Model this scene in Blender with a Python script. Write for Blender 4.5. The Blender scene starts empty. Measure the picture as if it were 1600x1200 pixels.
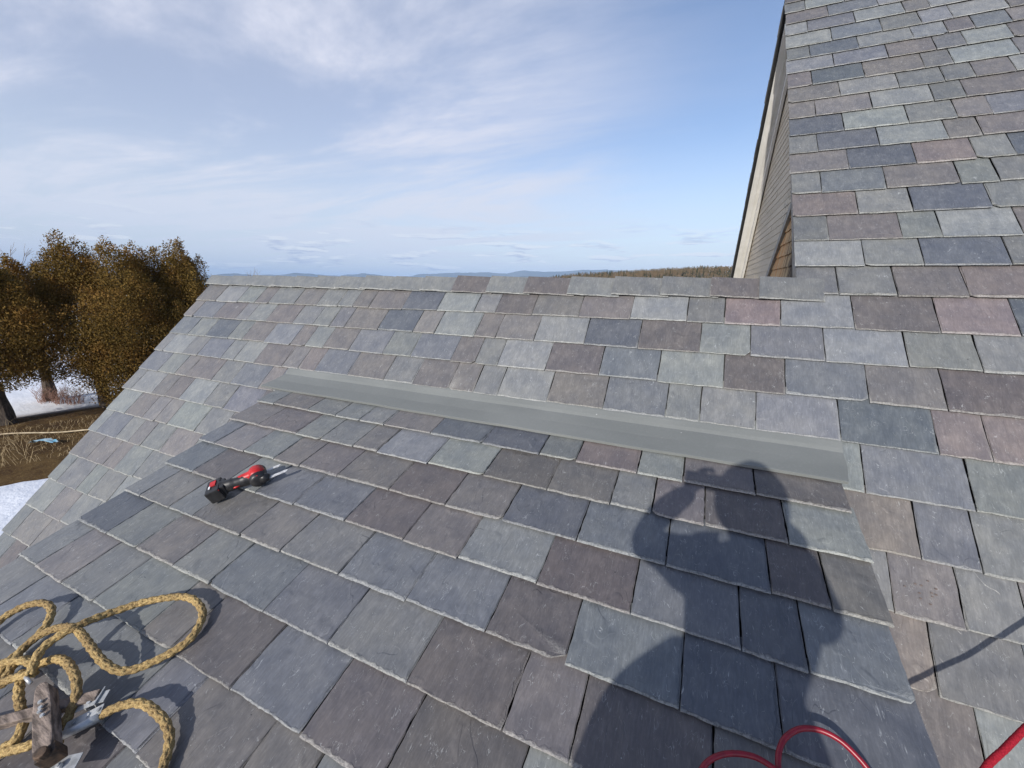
import bpy, bmesh, math, random
from mathutils import Vector, Matrix, noise
R = math.radians
rnd = random.Random(7)
scene = bpy.context.scene

# ------------------------------------------------------------------ camera
cam_data = bpy.data.cameras.new("camera")
cam = bpy.data.objects.new("camera", cam_data)
scene.collection.objects.link(cam)
cam_data.sensor_width = 36.0
cam_data.lens = 632.18 / 1600 * 36.0
cam_data.clip_start = 0.02
cam_data.clip_end = 60000
PITCH, ROLL, YAW = R(13.850), R(0.6664), R(24.0487)
cp, sp = math.cos(PITCH), math.sin(PITCH)
right = Vector((1, 0, 0)); up = Vector((0, sp, cp)); fwd = Vector((0, cp, -sp))
r2 = right * math.cos(ROLL) + up * math.sin(ROLL)
u2 = -right * math.sin(ROLL) + up * math.cos(ROLL)
M = Matrix((r2, u2, -fwd)).transposed()
cam.matrix_world = (Matrix.Rotation(YAW, 3, 'Z') @ M).to_4x4()
scene.camera = cam

# ------------------------------------------------------------------ light
SUN_DIR = Vector((0.07808, 0.90853, -0.41045)).normalized()      # the way the light travels
sun_elev = math.asin(-SUN_DIR.z)
sun_az = math.atan2(-SUN_DIR.x, -SUN_DIR.y)
ld = bpy.data.lights.new("sun", 'SUN'); ld.energy = 4.8; ld.angle = R(0.53); ld.color = (1.0, 0.95, 0.88)
sun = bpy.data.objects.new("sun", ld); scene.collection.objects.link(sun)
sun.rotation_euler = SUN_DIR.to_track_quat('-Z', 'Y').to_euler()

world = bpy.data.worlds.new("World"); scene.world = world; world.use_nodes = True
wt = world.node_tree; wt.nodes.clear()
def wn(t, **k):
    n = wt.nodes.new(t)
    for a, b in k.items(): setattr(n, a, b)
    return n
def setin(n, **k):
    for a, b in k.items(): n.inputs[a.replace('_', ' ')].default_value = b
wout = wn('ShaderNodeOutputWorld'); wbg = wn('ShaderNodeBackground'); wbg.inputs['Strength'].default_value = 0.102
sky = wn('ShaderNodeTexSky', sky_type='NISHITA', sun_disc=False, sun_elevation=sun_elev, sun_rotation=sun_az,
         altitude=200, air_density=1.0, dust_density=1.0, ozone_density=1.6)
tc = wn('ShaderNodeTexCoord')
sepd = wn('ShaderNodeSeparateXYZ'); wt.links.new(tc.outputs['Generated'], sepd.inputs[0])
def wmath(op, a, b=None, c=None, clamp=False):
    n = wn('ShaderNodeMath', operation=op, use_clamp=clamp)
    for i, v in enumerate((a, b, c)):
        if v is None: continue
        if isinstance(v, (int, float)): n.inputs[i].default_value = v
        else: wt.links.new(v, n.inputs[i])
    return n.outputs[0]
def wramp(v, lo, hi):
    n = wn('ShaderNodeMapRange', interpolation_type='SMOOTHSTEP'); wt.links.new(v, n.inputs[0])
    n.inputs[1].default_value = lo; n.inputs[2].default_value = hi
    return n.outputs[0]
zc = wmath('MAXIMUM', sepd.outputs[2], 0.0)
den = wmath('ADD', zc, 0.06)
px = wmath('DIVIDE', sepd.outputs[0], den); py = wmath('DIVIDE', sepd.outputs[1], den)
comb = wn('ShaderNodeCombineXYZ'); wt.links.new(px, comb.inputs[0]); wt.links.new(py, comb.inputs[1])
# thin high cirrus, streaked
mp = wn('ShaderNodeMapping'); wt.links.new(comb.outputs[0], mp.inputs[0])
mp.inputs['Rotation'].default_value = (0, 0, R(38)); mp.inputs['Scale'].default_value = (0.42, 1.0, 1)
mp.inputs['Location'].default_value = (3.1, 1.4, 0)
nz = wn('ShaderNodeTexNoise'); wt.links.new(mp.outputs[0], nz.inputs[0])
setin(nz, Scale=0.75, Detail=9.0, Roughness=0.62, Distortion=0.5)
cir = wramp(nz.outputs[0], 0.38, 0.64)
nzf = wn('ShaderNodeTexNoise'); wt.links.new(mp.outputs[0], nzf.inputs[0]); setin(nzf, Scale=3.2, Detail=8.0, Roughness=0.66, Distortion=0.8)
cir = wmath('MULTIPLY', cir, wmath('ADD', wmath('MULTIPLY', nzf.outputs[0], 1.0), 0.5), clamp=True)
# cirrus is denser to the left (west) side of the view
side = wramp(wmath('ADD', sepd.outputs[0], wmath('MULTIPLY', sepd.outputs[1], -0.12)), -0.05, -0.78)
cir = wmath('MULTIPLY', cir, wmath('ADD', wmath('MULTIPLY', side, 1.1), 0.10), clamp=True)
veil = wmath('ADD', wmath('MULTIPLY', cir, 0.85), wmath('MULTIPLY', side, 0.42), clamp=True)
mix1 = wn('ShaderNodeMix', data_type='RGBA'); wt.links.new(veil, mix1.inputs[0])
skyg = wn('ShaderNodeMix', data_type='RGBA', blend_type='MULTIPLY'); skyg.inputs[0].default_value = 1.0
wt.links.new(sky.outputs[0], skyg.inputs[6]); skyg.inputs[7].default_value = (1.48, 1.46, 1.58, 1)
wt.links.new(skyg.outputs[2], mix1.inputs[6]); mix1.inputs[7].default_value = (7.3, 7.6, 8.9, 1)
# small flat cumulus and stratus bars low on the horizon
mp2 = wn('ShaderNodeMapping'); wt.links.new(tc.outputs['Generated'], mp2.inputs[0]); mp2.inputs['Scale'].default_value = (1, 1, 7.5)
nb = wn('ShaderNodeTexNoise'); wt.links.new(mp2.outputs[0], nb.inputs[0]); setin(nb, Scale=8.5, Detail=7.0, Roughness=0.55)
mp3 = wn('ShaderNodeMapping'); wt.links.new(tc.outputs['Generated'], mp3.inputs[0]); mp3.inputs['Scale'].default_value = (1, 1, 7.5); mp3.inputs['Location'].default_value = (0, 0, 0.055)
nb2 = wn('ShaderNodeTexNoise'); wt.links.new(mp3.outputs[0], nb2.inputs[0]); setin(nb2, Scale=8.5, Detail=7.0, Roughness=0.55)
band = wmath('MULTIPLY', wramp(sepd.outputs[2], 0.012, 0.03), wramp(sepd.outputs[2], 0.15, 0.05))
cum = wmath('MULTIPLY', wramp(nb.outputs[0], 0.52, 0.585), band, clamp=True)
lit = wramp(wmath('SUBTRACT', nb.outputs[0], nb2.outputs[0]), -0.06, 0.10)
cc = wn('ShaderNodeMix', data_type='RGBA'); wt.links.new(lit, cc.inputs[0])
cc.inputs[6].default_value = (4.4, 5.2, 7.2, 1); cc.inputs[7].default_value = (8.8, 9.2, 9.8, 1)
mix2 = wn('ShaderNodeMix', data_type='RGBA'); wt.links.new(wmath('MULTIPLY', cum, 0.9), mix2.inputs[0])
hz_ = wn('ShaderNodeMix', data_type='RGBA'); wt.links.new(wmath('MULTIPLY', wramp(sepd.outputs[2], .34, 0.0), .72), hz_.inputs[0])
wt.links.new(mix1.outputs[2], hz_.inputs[6]); hz_.inputs[7].default_value = (7.2, 8.0, 9.1, 1)
wt.links.new(hz_.outputs[2], mix2.inputs[6]); wt.links.new(cc.outputs[2], mix2.inputs[7])
wt.links.new(mix2.outputs[2], wbg.inputs[0]); wt.links.new(wbg.outputs[0], wout.inputs[0])

scene.view_settings.view_transform = 'Standard'; scene.view_settings.look = 'None'
scene.view_settings.exposure = 0.0; scene.view_settings.gamma = 1.0
scene.render.engine = 'CYCLES'
scene.cycles.max_bounces = 6; scene.cycles.volume_bounces = 0

# ------------------------------------------------------------------ helpers
COL = scene.collection
def empty(name, label, cat, loc=(0, 0, 0), group=None):
    o = bpy.data.objects.new(name, None); COL.objects.link(o); o.location = loc
    o.empty_display_size = 0.1
    o['label'] = label; o['category'] = cat
    if group: o['group'] = group
    return o
def link(name, me, mat, parent=None, smooth=False):
    o = bpy.data.objects.new(name, me); COL.objects.link(o)
    if mat is not None: me.materials.append(mat)
    if smooth:
        me.polygons.foreach_set('use_smooth', [True] * len(me.polygons))
    if parent is not None:
        o.parent = parent; o.matrix_parent_inverse = Matrix.Translation(-Vector(parent.location))
    return o
def tag(o, label=None, cat=None, kind=None, group=None):
    if label: o['label'] = label
    if cat: o['category'] = cat
    if kind: o['kind'] = kind
    if group: o['group'] = group
    return o
class MB:
    """collects faces into one mesh"""
    def __init__(s): s.v = []; s.f = []; s.col = []
    def add(s, vs, fs, col=None):
        b = len(s.v); s.v += [tuple(v) for v in vs]; s.f += [tuple(i + b for i in f) for f in fs]
        s.col += [col or (1, 1, 1, 0)] * len(vs)
    def box(s, c, size, rot=None, taper=1.0):
        vs = []
        for z in (-1, 1):
            for x, y in ((-1, -1), (1, -1), (1, 1), (-1, 1)):
                k = taper if z > 0 else 1.0
                p = Vector((x * size[0] / 2 * k, y * size[1] / 2 * k, z * size[2] / 2))
                if rot is not None: p = rot @ p
                vs.append(p + Vector(c))
        s.add(vs, [(3, 2, 1, 0), (4, 5, 6, 7), (0, 1, 5, 4), (1, 2, 6, 5), (2, 3, 7, 6), (3, 0, 4, 7)])
    def tube(s, pts, rad, n=10, caps=True, lobes=0, depth=0.0, twist=0.0, ry=None, jit=0.0):
        pts = [Vector(p) for p in pts]; m = len(pts)
        tans = []
        for i in range(m):
            a = pts[max(i - 1, 0)]; b = pts[min(i + 1, m - 1)]; tans.append((b - a).normalized())
        ref = Vector((0, 0, 1)) if abs(tans[0].z) < .9 else Vector((1, 0, 0))
        u = (ref - tans[0] * ref.dot(tans[0])).normalized(); dist = 0; vs = []
        for i in range(m):
            if i:
                dist += (pts[i] - pts[i - 1]).length
                u = (u - tans[i] * u.dot(tans[i])).normalized()
            w = tans[i].cross(u)
            r = rad[i] if isinstance(rad, (list, tuple)) else rad
            for k in range(n):
                a = 2 * math.pi * k / n
                rr = r
                if lobes: rr = r * (1 - depth + depth * abs(math.cos(lobes * 0.5 * (a - twist * dist))) ** 0.6 * 1.6)
                if jit: rr *= 1 + jit * (rnd.random() - .5)
                vs.append(pts[i] + u * math.cos(a) * rr + w * math.sin(a) * rr * (ry or 1))
        fs = []
        for i in range(m - 1):
            for k in range(n):
                k2 = (k + 1) % n
                fs.append((i * n + k, i * n + k2, (i + 1) * n + k2, (i + 1) * n + k))
        if caps: fs += [tuple(range(n - 1, -1, -1)), tuple((m - 1) * n + k for k in range(n))]
        s.add(vs, fs)
    def prism(s, outline, depth, O, U, V, W):
        """outline (u,v) extruded by depth along W"""
        O, U, V, W = map(Vector, (O, U, V, W)); n = len(outline)
        vs = [O + U * a + V * b for a, b in outline] + [O + U * a + V * b + W * depth for a, b in outline]
        fs = [tuple(range(n)), tuple(range(2 * n - 1, n - 1, -1))]
        fs += [(i, i + n, (i + 1) % n + n, (i + 1) % n) for i in range(n)]
        s.add(vs, fs)
    def build(s, name, mat, parent=None, smooth=False, bevel=0.0, fix=True):
        me = bpy.data.meshes.new(name); me.from_pydata(s.v, [], s.f)
        if fix:
            bm = bmesh.new(); bm.from_mesh(me); bmesh.ops.recalc_face_normals(bm, faces=bm.faces)
            if bevel: bmesh.ops.bevel(bm, geom=[e for e in bm.edges if e.is_manifold and e.calc_face_angle(0) > .6], offset=bevel, segments=2, affect='EDGES', profile=.6)
            bm.to_mesh(me); bm.free()
        return link(name, me, mat, parent, smooth)
def smoothpath(pts, n=8, closed=False):
    P = [Vector(p) for p in pts]; out = []
    for i in range(len(P) - 1):
        p0 = P[max(i - 1, 0)]; p1 = P[i]; p2 = P[i + 1]; p3 = P[min(i + 2, len(P) - 1)]
        for k in range(n):
            t = k / n
            out.append(0.5 * ((2 * p1) + (-p0 + p2) * t + (2 * p0 - 5 * p1 + 4 * p2 - p3) * t * t + (-p0 + 3 * p1 - 3 * p2 + p3) * t ** 3))
    out.append(P[-1]); return out

# ---- materials
class Mat:
    def __init__(s, name, rough=0.8, spec=0.5):
        s.m = bpy.data.materials.new(name); s.m.use_nodes = True; s.t = s.m.node_tree
        s.b = s.t.nodes['Principled BSDF']; s.b.inputs['Roughness'].default_value = rough
        s.b.inputs['Specular IOR Level'].default_value = spec
        s._c = None
    def n(s, t, **k):
        x = s.t.nodes.new(t)
        for a, b in k.items(): setattr(x, a, b)
        return x
    def l(s, a, b): s.t.links.new(a, b)
    def coord(s, kind='Object'):
        if s._c is None: s._c = s.n('ShaderNodeTexCoord')
        return s._c.outputs[kind]
    def attr(s, name): return s.n('ShaderNodeAttribute', attribute_name=name)
    def mapping(s, v, scale=(1, 1, 1), rot=(0, 0, 0), loc=(0, 0, 0)):
        m = s.n('ShaderNodeMapping'); s.l(v, m.inputs[0]); m.inputs['Scale'].default_value = scale
        m.inputs['Rotation'].default_value = rot; m.inputs['Location'].default_value = loc; return m.outputs[0]
    def noise(s, v, scale, detail=4, rough=.5, dist=0):
        x = s.n('ShaderNodeTexNoise'); s.l(v, x.inputs['Vector']); x.inputs['Scale'].default_value = scale
        x.inputs['Detail'].default_value = detail; x.inputs['Roughness'].default_value = rough; x.inputs['Distortion'].default_value = dist
        return x.outputs[0]
    def ramp(s, v, lo, hi, a=0., b=1.):
        x = s.n('ShaderNodeMapRange', interpolation_type='SMOOTHSTEP'); s.l(v, x.inputs[0])
        for i, q in enumerate((lo, hi, a, b)): x.inputs[i + 1].default_value = q
        return x.outputs[0]
    def math(s, op, a, b=None, clamp=False):
        x = s.n('ShaderNodeMath', operation=op, use_clamp=clamp)
        for i, v in enumerate((a, b)):
            if v is None: continue
            if isinstance(v, (int, float)): x.inputs[i].default_value = v
            else: s.l(v, x.inputs[i])
        return x.outputs[0]
    def mix(s, f, a, b, mode='MIX'):
        x = s.n('ShaderNodeMix', data_type='RGBA', blend_type=mode)
        for i, v in ((0, f), (6, a), (7, b)):
            if isinstance(v, (int, float)): x.inputs[i].default_value = v
            elif isinstance(v, tuple): x.inputs[i].default_value = v if len(v) == 4 else v + (1,)
            else: s.l(v, x.inputs[i])
        return x.outputs[2]
    def base(s, c):
        if isinstance(c, tuple): s.b.inputs['Base Color'].default_value = c if len(c) == 4 else c + (1,)
        else: s.l(c, s.b.inputs['Base Color'])
        return s
    def bump(s, h, strength=.5, dist=.01, normal=None):
        x = s.n('ShaderNodeBump'); x.inputs['Strength'].default_value = strength; x.inputs['Distance'].default_value = dist
        s.l(h, x.inputs['Height'])
        if normal is not None: s.l(normal, x.inputs['Normal'])
        s.l(x.outputs[0], s.b.inputs['Normal']); return x.outputs[0]
def simple(name, c1, c2, scale, rough=.8, bump=0., dist=.01, stretch=(1, 1, 1), detail=5, spec=.5, metal=0., lo=.35, hi=.65):
    m = Mat(name, rough, spec); v = m.mapping(m.coord(), stretch); z = m.noise(v, scale, detail, .6)
    m.base(m.mix(m.ramp(z, lo, hi), c1, c2))
    if bump: m.bump(z, bump, dist)
    m.b.inputs['Metallic'].default_value = metal
    return m.m

# ------------------------------------------------------------------ slate
def slate_material():
    m = Mat('slate_stone', .5, .45)
    loc = m.attr('loc').outputs['Vector']; ca = m.attr('tone')
    col = ca.outputs['Color']; edge = ca.outputs['Alpha']
    big = m.noise(loc, 7, 4, .6); mid = m.noise(m.mapping(loc, (1, .36, 1)), 30, 5, .6); fine = m.noise(m.mapping(loc, (1, .16, 1)), 150, 3, .65)
    c = m.mix(m.ramp(big, .3, .7, 0, 1), m.mix(1.0, col, (.84, .86, .90), 'MULTIPLY'), m.mix(1.0, col, (1.10, 1.09, 1.06), 'MULTIPLY'))
    c = m.mix(m.ramp(mid, .40, .70, 0, .5), c, m.mix(1.0, c, (1.35, 1.34, 1.33), 'MULTIPLY'))
    c = m.mix(m.ramp(fine, .42, .68, 0, .45), c, m.mix(1.0, c, (1.45, 1.45, 1.45), 'MULTIPLY'))
    # hairline scratches: contour lines of slow noise, kept only in patches
    def scratch(scale, wid, rot, seed, patch):
        v = m.mapping(loc, (1, .33, 1), (0, 0, rot), (seed, seed * 2, 0)); z = m.noise(v, scale, 2, .5, 1.2)
        line = m.ramp(m.math('ABSOLUTE', m.math('SUBTRACT', z, .5)), wid, 0)
        return m.math('MULTIPLY', line, m.ramp(m.noise(m.mapping(loc, (1, 1, 1), (0, 0, 0), (seed * 3, 0, 0)), patch, 2), .54, .66))
    s = m.math('ADD', scratch(26, .009, .7, 3.1, 16), scratch(36, .010, -.6, 8.3, 22), True)
    s = m.math('ADD', s, scratch(52, .013, .2, 5.7, 30), True)
    c = m.mix(m.math('MULTIPLY', s, .8), c, m.mix(.5, m.mix(1.0, c, (1.9, 1.9, 1.9), 'MULTIPLY'), (.40, .42, .42)))
    # pale dust flecks and a few dark pits
    vo = m.n('ShaderNodeTexVoronoi'); m.l(loc, vo.inputs['Vector']); vo.inputs['Scale'].default_value = 42
    sel = m.n('ShaderNodeSeparateColor'); m.l(vo.outputs['Color'], sel.inputs[0])
    fl = m.math('MULTIPLY', m.ramp(vo.outputs['Distance'], .09, .04), m.ramp(sel.outputs[0], .80, .82))
    c = m.mix(m.math('MULTIPLY', fl, .6), c, (.46, .47, .46))
    vo2 = m.n('ShaderNodeTexVoronoi'); m.l(loc, vo2.inputs['Vector']); vo2.inputs['Scale'].default_value = 15
    sel2 = m.n('ShaderNodeSeparateColor'); m.l(vo2.outputs['Color'], sel2.inputs[0])
    pit = m.math('MULTIPLY', m.ramp(vo2.outputs['Distance'], .05, .03), m.ramp(sel2.outputs[1], .9, .92))
    c = m.mix(m.math('MULTIPLY', pit, .9), c, (.02, .02, .022))
    # chipped, freshly broken margins are paler and crumbly
    en = m.noise(m.mapping(loc, (1, 1, 1)), 130, 4, .7)
    ef = m.math('MULTIPLY', m.ramp(edge, .25, .95), m.ramp(en, .25, .62), True)
    pale = m.mix(.42, m.mix(1.0, col, (2.1, 2.1, 2.02), 'MULTIPLY'), (.54, .54, .50))
    c = m.mix(m.math('MULTIPLY', ef, .85), c, pale)
    m.base(c)
    h = m.math('ADD', m.math('MULTIPLY', mid, .8), m.math('MULTIPLY', fine, .14))
    h = m.math('ADD', h, m.math('MULTIPLY', big, 2.0))
    cz = m.noise(m.mapping(loc, (1, .40, 1), (0, 0, .35), (7, 2, 0)), 9, 1.5, .5, .6)
    cmask = m.ramp(m.noise(m.mapping(loc, (1, 1, 1), (0, 0, 0), (31, 5, 0)), 7, 2), .50, .60)
    for lv in (.45, .60):
        h = m.math('ADD', h, m.math('MULTIPLY', m.math('MULTIPLY', m.ramp(cz, lv, lv + .012), .5), cmask))
    h = m.math('SUBTRACT', h, m.math('MULTIPLY', s, .25))
    h = m.math('ADD', h, m.math('MULTIPLY', m.math('MULTIPLY', en, m.ramp(edge, .05, .7)), 2.2))
    m.bump(h, .75, .0036)
    m.l(m.ramp(m.math('ADD', mid, m.math('MULTIPLY', edge, .5)),   .3, .9, .34, .66), m.b.inputs['Roughness'])
    return m.m
SLATE = slate_material()
TONE_KEYS = 'LSGHBNDPMKRT'
TONES = {'L': (.171, .180, .180), 'S': (.162, .170, .181), 'G': (.145, .151, .150), 'H': (.136, .142, .145), 'B': (.121, .128, .141),
         'N': (.123, .127, .128), 'D': (.089, .097, .111), 'P': (.125, .119, .118), 'M': (.145, .140, .138), 'K': (.102, .094, .094),
         'R': (.142, .123, .123), 'T': (.147, .133, .124)}
RANDT = 'LGGGHBBNDPPMMKRLSGPK'
WIDTHS = (.178, .203, .254, .305, .35)

class Slates:
    def __init__(s, frame):
        s.v = []; s.f = []; s.tone = []; s.loc = []; s.frame = frame
    def slate(s, x0, x1, s0, s1, tilt, thick, tone, detail=1.0, lift=0.0, sidetilt=0.0, rough=1.0, skew=None):
        """one hand-split slate: ragged terraces step down from the face to the broken margin"""
        r = rnd; fr = s.frame
        w = x1 - x0; L = s1 - s0
        nb = max(3, int(w / .022 * detail)); ns = max(3, int(L / .045 * detail))
        ang = (r.random() - .5) * .010 if skew is None else skew
        # parameter loop: left side (down), bottom, right side (up), then the hidden top
        loop = [('l', 1 - i / ns) for i in range(ns)] + [('b', i / nb) for i in range(nb)] + [('r', i / ns) for i in range(ns + 1)]
        lowb = [(r.random() - .5) for _ in range(4)]
        def wav(t, k): return lowb[k] * math.sin(t * 5 + 6 * lowb[(k + 1) % 4]) * .5 + lowb[(k + 2) % 4] * math.sin(t * 13 + k)
        wl = (.0015 + .0055 * r.random() ** 3) * rough; wr = (.0025 + .016 * r.random() ** 3) * rough; wb = (.006 + .008 * r.random() ** 1.5) * rough
        base = []
        for side, t in loop:
            if side == 'l': base.append([x0, s0 + L * t, wl, 0, side, t])
            elif side == 'r': base.append([x1, s0 + L * t, -wr, 0, side, t])
            else: base.append([x0 + w * t, s0, 0, wb, side, t])
        # outermost ring jitter
        rings = []
        chip = (r.choice((-1, 1)), r.uniform(.008, .026), r.uniform(.5, 1.6)) if r.random() < .16 else None
        for ri, (frac, drop, e, sd) in enumerate(((0.0, .95, 1.0, .55), (.10, .62, 1.0, .50), (.45, .42, .9, .44), (.50, .34, .8, .26), (.88, .20, .55, .20), (.94, .08, .4, .07), (1.25, 0.0, 0.0, 0.0))):
            ring = []
            for bx, bs, dx, ds, side, t in base:
                j = (r.random() - .5)
                if side == 'b':
                    X = x0 + wl * frac + (w - (wl + wr) * frac) * t; Y = bs + wav(t, 0) * .0035 * rough + ds * frac * (1 + .9 * j) + j * .0024 * rough
                    D = drop * (1 + .25 * j if 0 < drop < 1 else 1); E_ = e
                else:
                    k = 1 if side == 'l' else 2
                    X = bx + wav(t * 2, k) * .0030 * rough + dx * frac * (1 + 1.3 * j) + j * .0026 * rough
                    Y = s0 + wb * frac + (L - wb * frac) * t; D = sd * (1 + .3 * j); E_ = e * (.42 if t > 0 else .8)
                if chip is not None:
                    dxc = (X - x0) if chip[0] < 0 else (x1 - X); dyc = Y - s0
                    if dxc * chip[2] + dyc < chip[1] and dyc < chip[1]: Y = s0 + (chip[1] - dxc * chip[2]) + j * .003; E_ = max(E_, .7)
                ring.append((X, Y, D, E_))
            rings.append(ring)
        b = len(s.v); ox, oy = r.uniform(-40, 40), r.uniform(-40, 40)
        cx = (x0 + x1) / 2
        tl = (r.random() - .5) * .0025
        def put(X, Y, h, e):
            u, v = X - cx, Y - s0
            X2 = cx + u * math.cos(ang) - v * math.sin(ang); Y2 = s0 + v * math.cos(ang) + u * math.sin(ang)
            hh = lift - tilt * v + h + (u / max(w, .01)) * (tl + sidetilt)
            s.v.append(fr(X2, Y2, hh)); s.tone.append((*tone, e)); s.loc.append((u + ox, v + oy, 0))
        n = len(base)
        # skirt
        for (X, Y, dr, e), bb in zip(rings[0], base): put(X + (.002 if bb[4] == 'l' else -.002 if bb[4] == 'r' else 0), Y + (.011 if bb[4] == 'b' else 0), -thick, e)
        for ring in rings:
            for X, Y, dr, e in ring: put(X, Y, -thick * dr * .75, e)
        nr = 1 + len(rings)
        for q in range(nr - 1):
            for i in range(n - 1):
                s.f.append((b + q * n + i, b + q * n + i + 1, b + (q + 1) * n + i + 1, b + (q + 1) * n + i))
        s.f.append(tuple(b + (nr - 1) * n + i for i in range(n)))
        s.f.append(tuple(b + i for i in range(n - 1, -1, -1)))
        s.f.append((b + n - 1, b, b + (nr - 1) * n, b + nr * n - 1))
    def course(s, s0, xs, tones, xend, expo, xstart=None, detail=1.0, thick=.0095, lift=0.0, top=None, cover=1.0):
        xs = list(xs); tones = [q if isinstance(q, str) else (TONE_KEYS[q] if q >= 0 else '?') for q in tones]
        while len(tones) < len(xs): tones.append('?')
        if xstart is not None:
            if xstart < xs[0] - .12:
                pre = []; x = xstart
                while x < xs[0] - .12:
                    pre.append(x); x += rnd.choice(WIDTHS)
                xs = pre + xs; tones = ['?'] * len(pre) + tones
            else: xs[0] = xstart
        if xs[-1] > xend - .02: xs[-1] = xend; xs_end = True
        else:
            while xs[-1] < xend - .30:
                xs.append(xs[-1] + rnd.choice(WIDTHS)); tones.append('?')
            if xend - xs[-1] < .08 and len(xs) > 1: xs[-1] = xend
            else: xs.append(xend)
        for i in range(len(xs) - 1):
            a, b = xs[i], xs[i + 1]
            if b - a < .02: continue
            k = tones[i] if tones[i] in TONES else rnd.choice(RANDT)
            c = TONES[k]; g = rnd.uniform(.93, 1.07)
            c = tuple(max(.02, v * g * rnd.uniform(.98, 1.02)) for v in c)
            gap = rnd.uniform(.0025, .0068)
            j = rnd.uniform(-.004, .004)
            th = thick * rnd.uniform(.82, 1.25)
            t1 = s0 + expo * cover + .05 if top is None else min(top, s0 + expo * cover + .05)
            s.slate(a + gap * .5, b - gap * .5, s0 + j, t1, thick * 1.55 / expo, th, c, detail, lift + (th - thick) * .5)
    def build(s, name, parent, mat=None):
        me = bpy.data.meshes.new(name); me.from_pydata(s.v, [], s.f)
        a = me.attributes.new('tone', 'FLOAT_COLOR', 'POINT'); a.data.foreach_set('color', [c for t in s.tone for c in t])
        a = me.attributes.new('loc', 'FLOAT_VECTOR', 'POINT'); a.data.foreach_set('vector', [c for t in s.loc for c in t])
        return link(name, me, mat or SLATE, parent)

# roof planes: x along the ridge, s up the slope, h off the surface
AA, DA = R(46.29449), 2.12
AB, DB = R(19.47954), 1.440922
def plane_frame(ang, d):
    sn, cs = math.sin(ang), math.cos(ang)
    return lambda x, s, h=0.0: Vector((x, d * sn + s * cs - h * sn, -d * cs + s * sn + h * cs))
FA = plane_frame(AA, DA); FB = plane_frame(AB, DB)
NA = Vector((0, -math.sin(AA), math.cos(AA))); NB = Vector((0, -math.sin(AB), math.cos(AB)))
# measured slate courses: course number -> (slope position of the butts, joint positions along the eaves line, tone of each slate)
COURSES_MAIN = {
 -16: (5.683, [0.482, 0.655, 0.963], [5, 0, 5]),
 -15: (5.448, [0.494, 0.83, 1.197], [7, 4, 0]),
 -14: (5.215, [0.484, 0.663, 1.016, 1.361, 1.522], [0, 4, 0, 7, 0]),
 -13: (4.963, [0.486, 0.835, 1.185, 1.439, 1.631, 1.957], [0, 4, 5, 1, 0, 7]),
 -12: (4.739, [0.494, 0.668, 1.011, 1.362, 1.571, 1.728], [5, 6, 0, 1, 7, 4]),
 -11: (4.512, [0.489, 0.828, 1.182, 1.473, 1.645], [1, 4, 7, 5, 0]),
 -10: (4.271, [0.496, 0.67, 1.015, 1.374, 1.539, 1.885], [7, 6, 7, 5, 0, 5]),
 -9: (4.05, [0.498, 0.846, 1.202, 1.459, 1.624], [7, 0, 5, 5, 7]),
 -8: (3.817, [0.504, 0.679, 1.026, 1.37, 1.539], [7, 8, 0, 5, 7]),
 -7: (3.577, [0.505, 0.844, 1.208, 1.46, 1.63], [6, 0, 2, 8, 4]),
 -6: (3.355, [0.501, 0.678, 1.029, 1.384, 1.547], [5, 6, 0, 7, 7]),
 -5: (3.123, [0.501, 0.845, 1.197, 1.482, 1.656], [7, 6, 10, 2, 6]),
 -4: (2.891, [0.51, 0.683, 1.024, 1.376, 1.546], [2, 4, 7, 2, 5]),
 -3: (2.661, [0.516, 0.865, 1.13, 1.476], [10, 2, 6, 2]),
 -2: (2.432, [0.519, 0.703, 1.055, 1.231, 1.557], [5, 7, 2, 0, 7]),
 -1: (2.207, [0.52, 0.865, 1.125, 1.475], [0, 2, 6, 5]),
 0: (1.979, [0.528, 0.728, 0.988, 1.274], [5, 2, 7, 10]),
 1: (1.739, [-5.077, -4.724, -4.362, -4.085, -3.885, -3.518, -3.216, -2.957, -2.78, -2.593, -2.235, -1.888, -1.551, -1.368, -1.076, -0.731, -0.389, -0.048, 0.159, 0.447, 0.786, 1.133, 1.421], [7, 0, 2, 7, 2, 7, 2, 2, 7, 7, 6, 0, 2, 9, 7, 7, 0, 5, 10, 1, 9, 10, 6]),
 2: (1.515, [-5.071, -4.903, -4.542, -4.183, -4.01, -3.734, -3.369, -3.106, -2.906, -2.731, -2.368, -2.013, -1.812, -1.463, -1.29, -0.994, -0.647, -0.307, 0.042, 0.302, 0.647, 0.986, 1.252], [8, 4, 7, 2, 2, 7, 2, 2, 3, 7, 6, 8, 0, 7, 8, 0, 6, 9, 2, 4, 1, 2, 2]),
 3: (1.288, [-5.058, -4.732, -4.447, -4.088, -3.876, -3.571, -3.219, -3.042, -2.832, -2.541, -2.188, -1.922, -1.567, -1.372, -1.196, -0.852, -0.505, -0.164, 0.179, 0.469, 0.812, 1.099], [4, 2, 6, 2, 7, 1, 7, 2, 7, 4, 2, 4, 7, 2, 0, 9, 4, 0, 9, 4, 7, 9]),
 4: (1.062, [-5.08, -4.926, -4.575, -4.346, -3.98, -3.792, -3.513, -3.146, -2.958, -2.768, -2.411, -2.058, -1.795, -1.493, -1.299, -1.12, -0.783, -0.435, -0.095, 0.077, 0.339, 0.69, 1.039, 1.21], [2, 0, 2, 4, 2, 0, 7, 8, 7, 4, 7, 2, 7, 7, 2, 0, 7, 4, 2, 2, 1, 6, 10, 10]),
}
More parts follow.
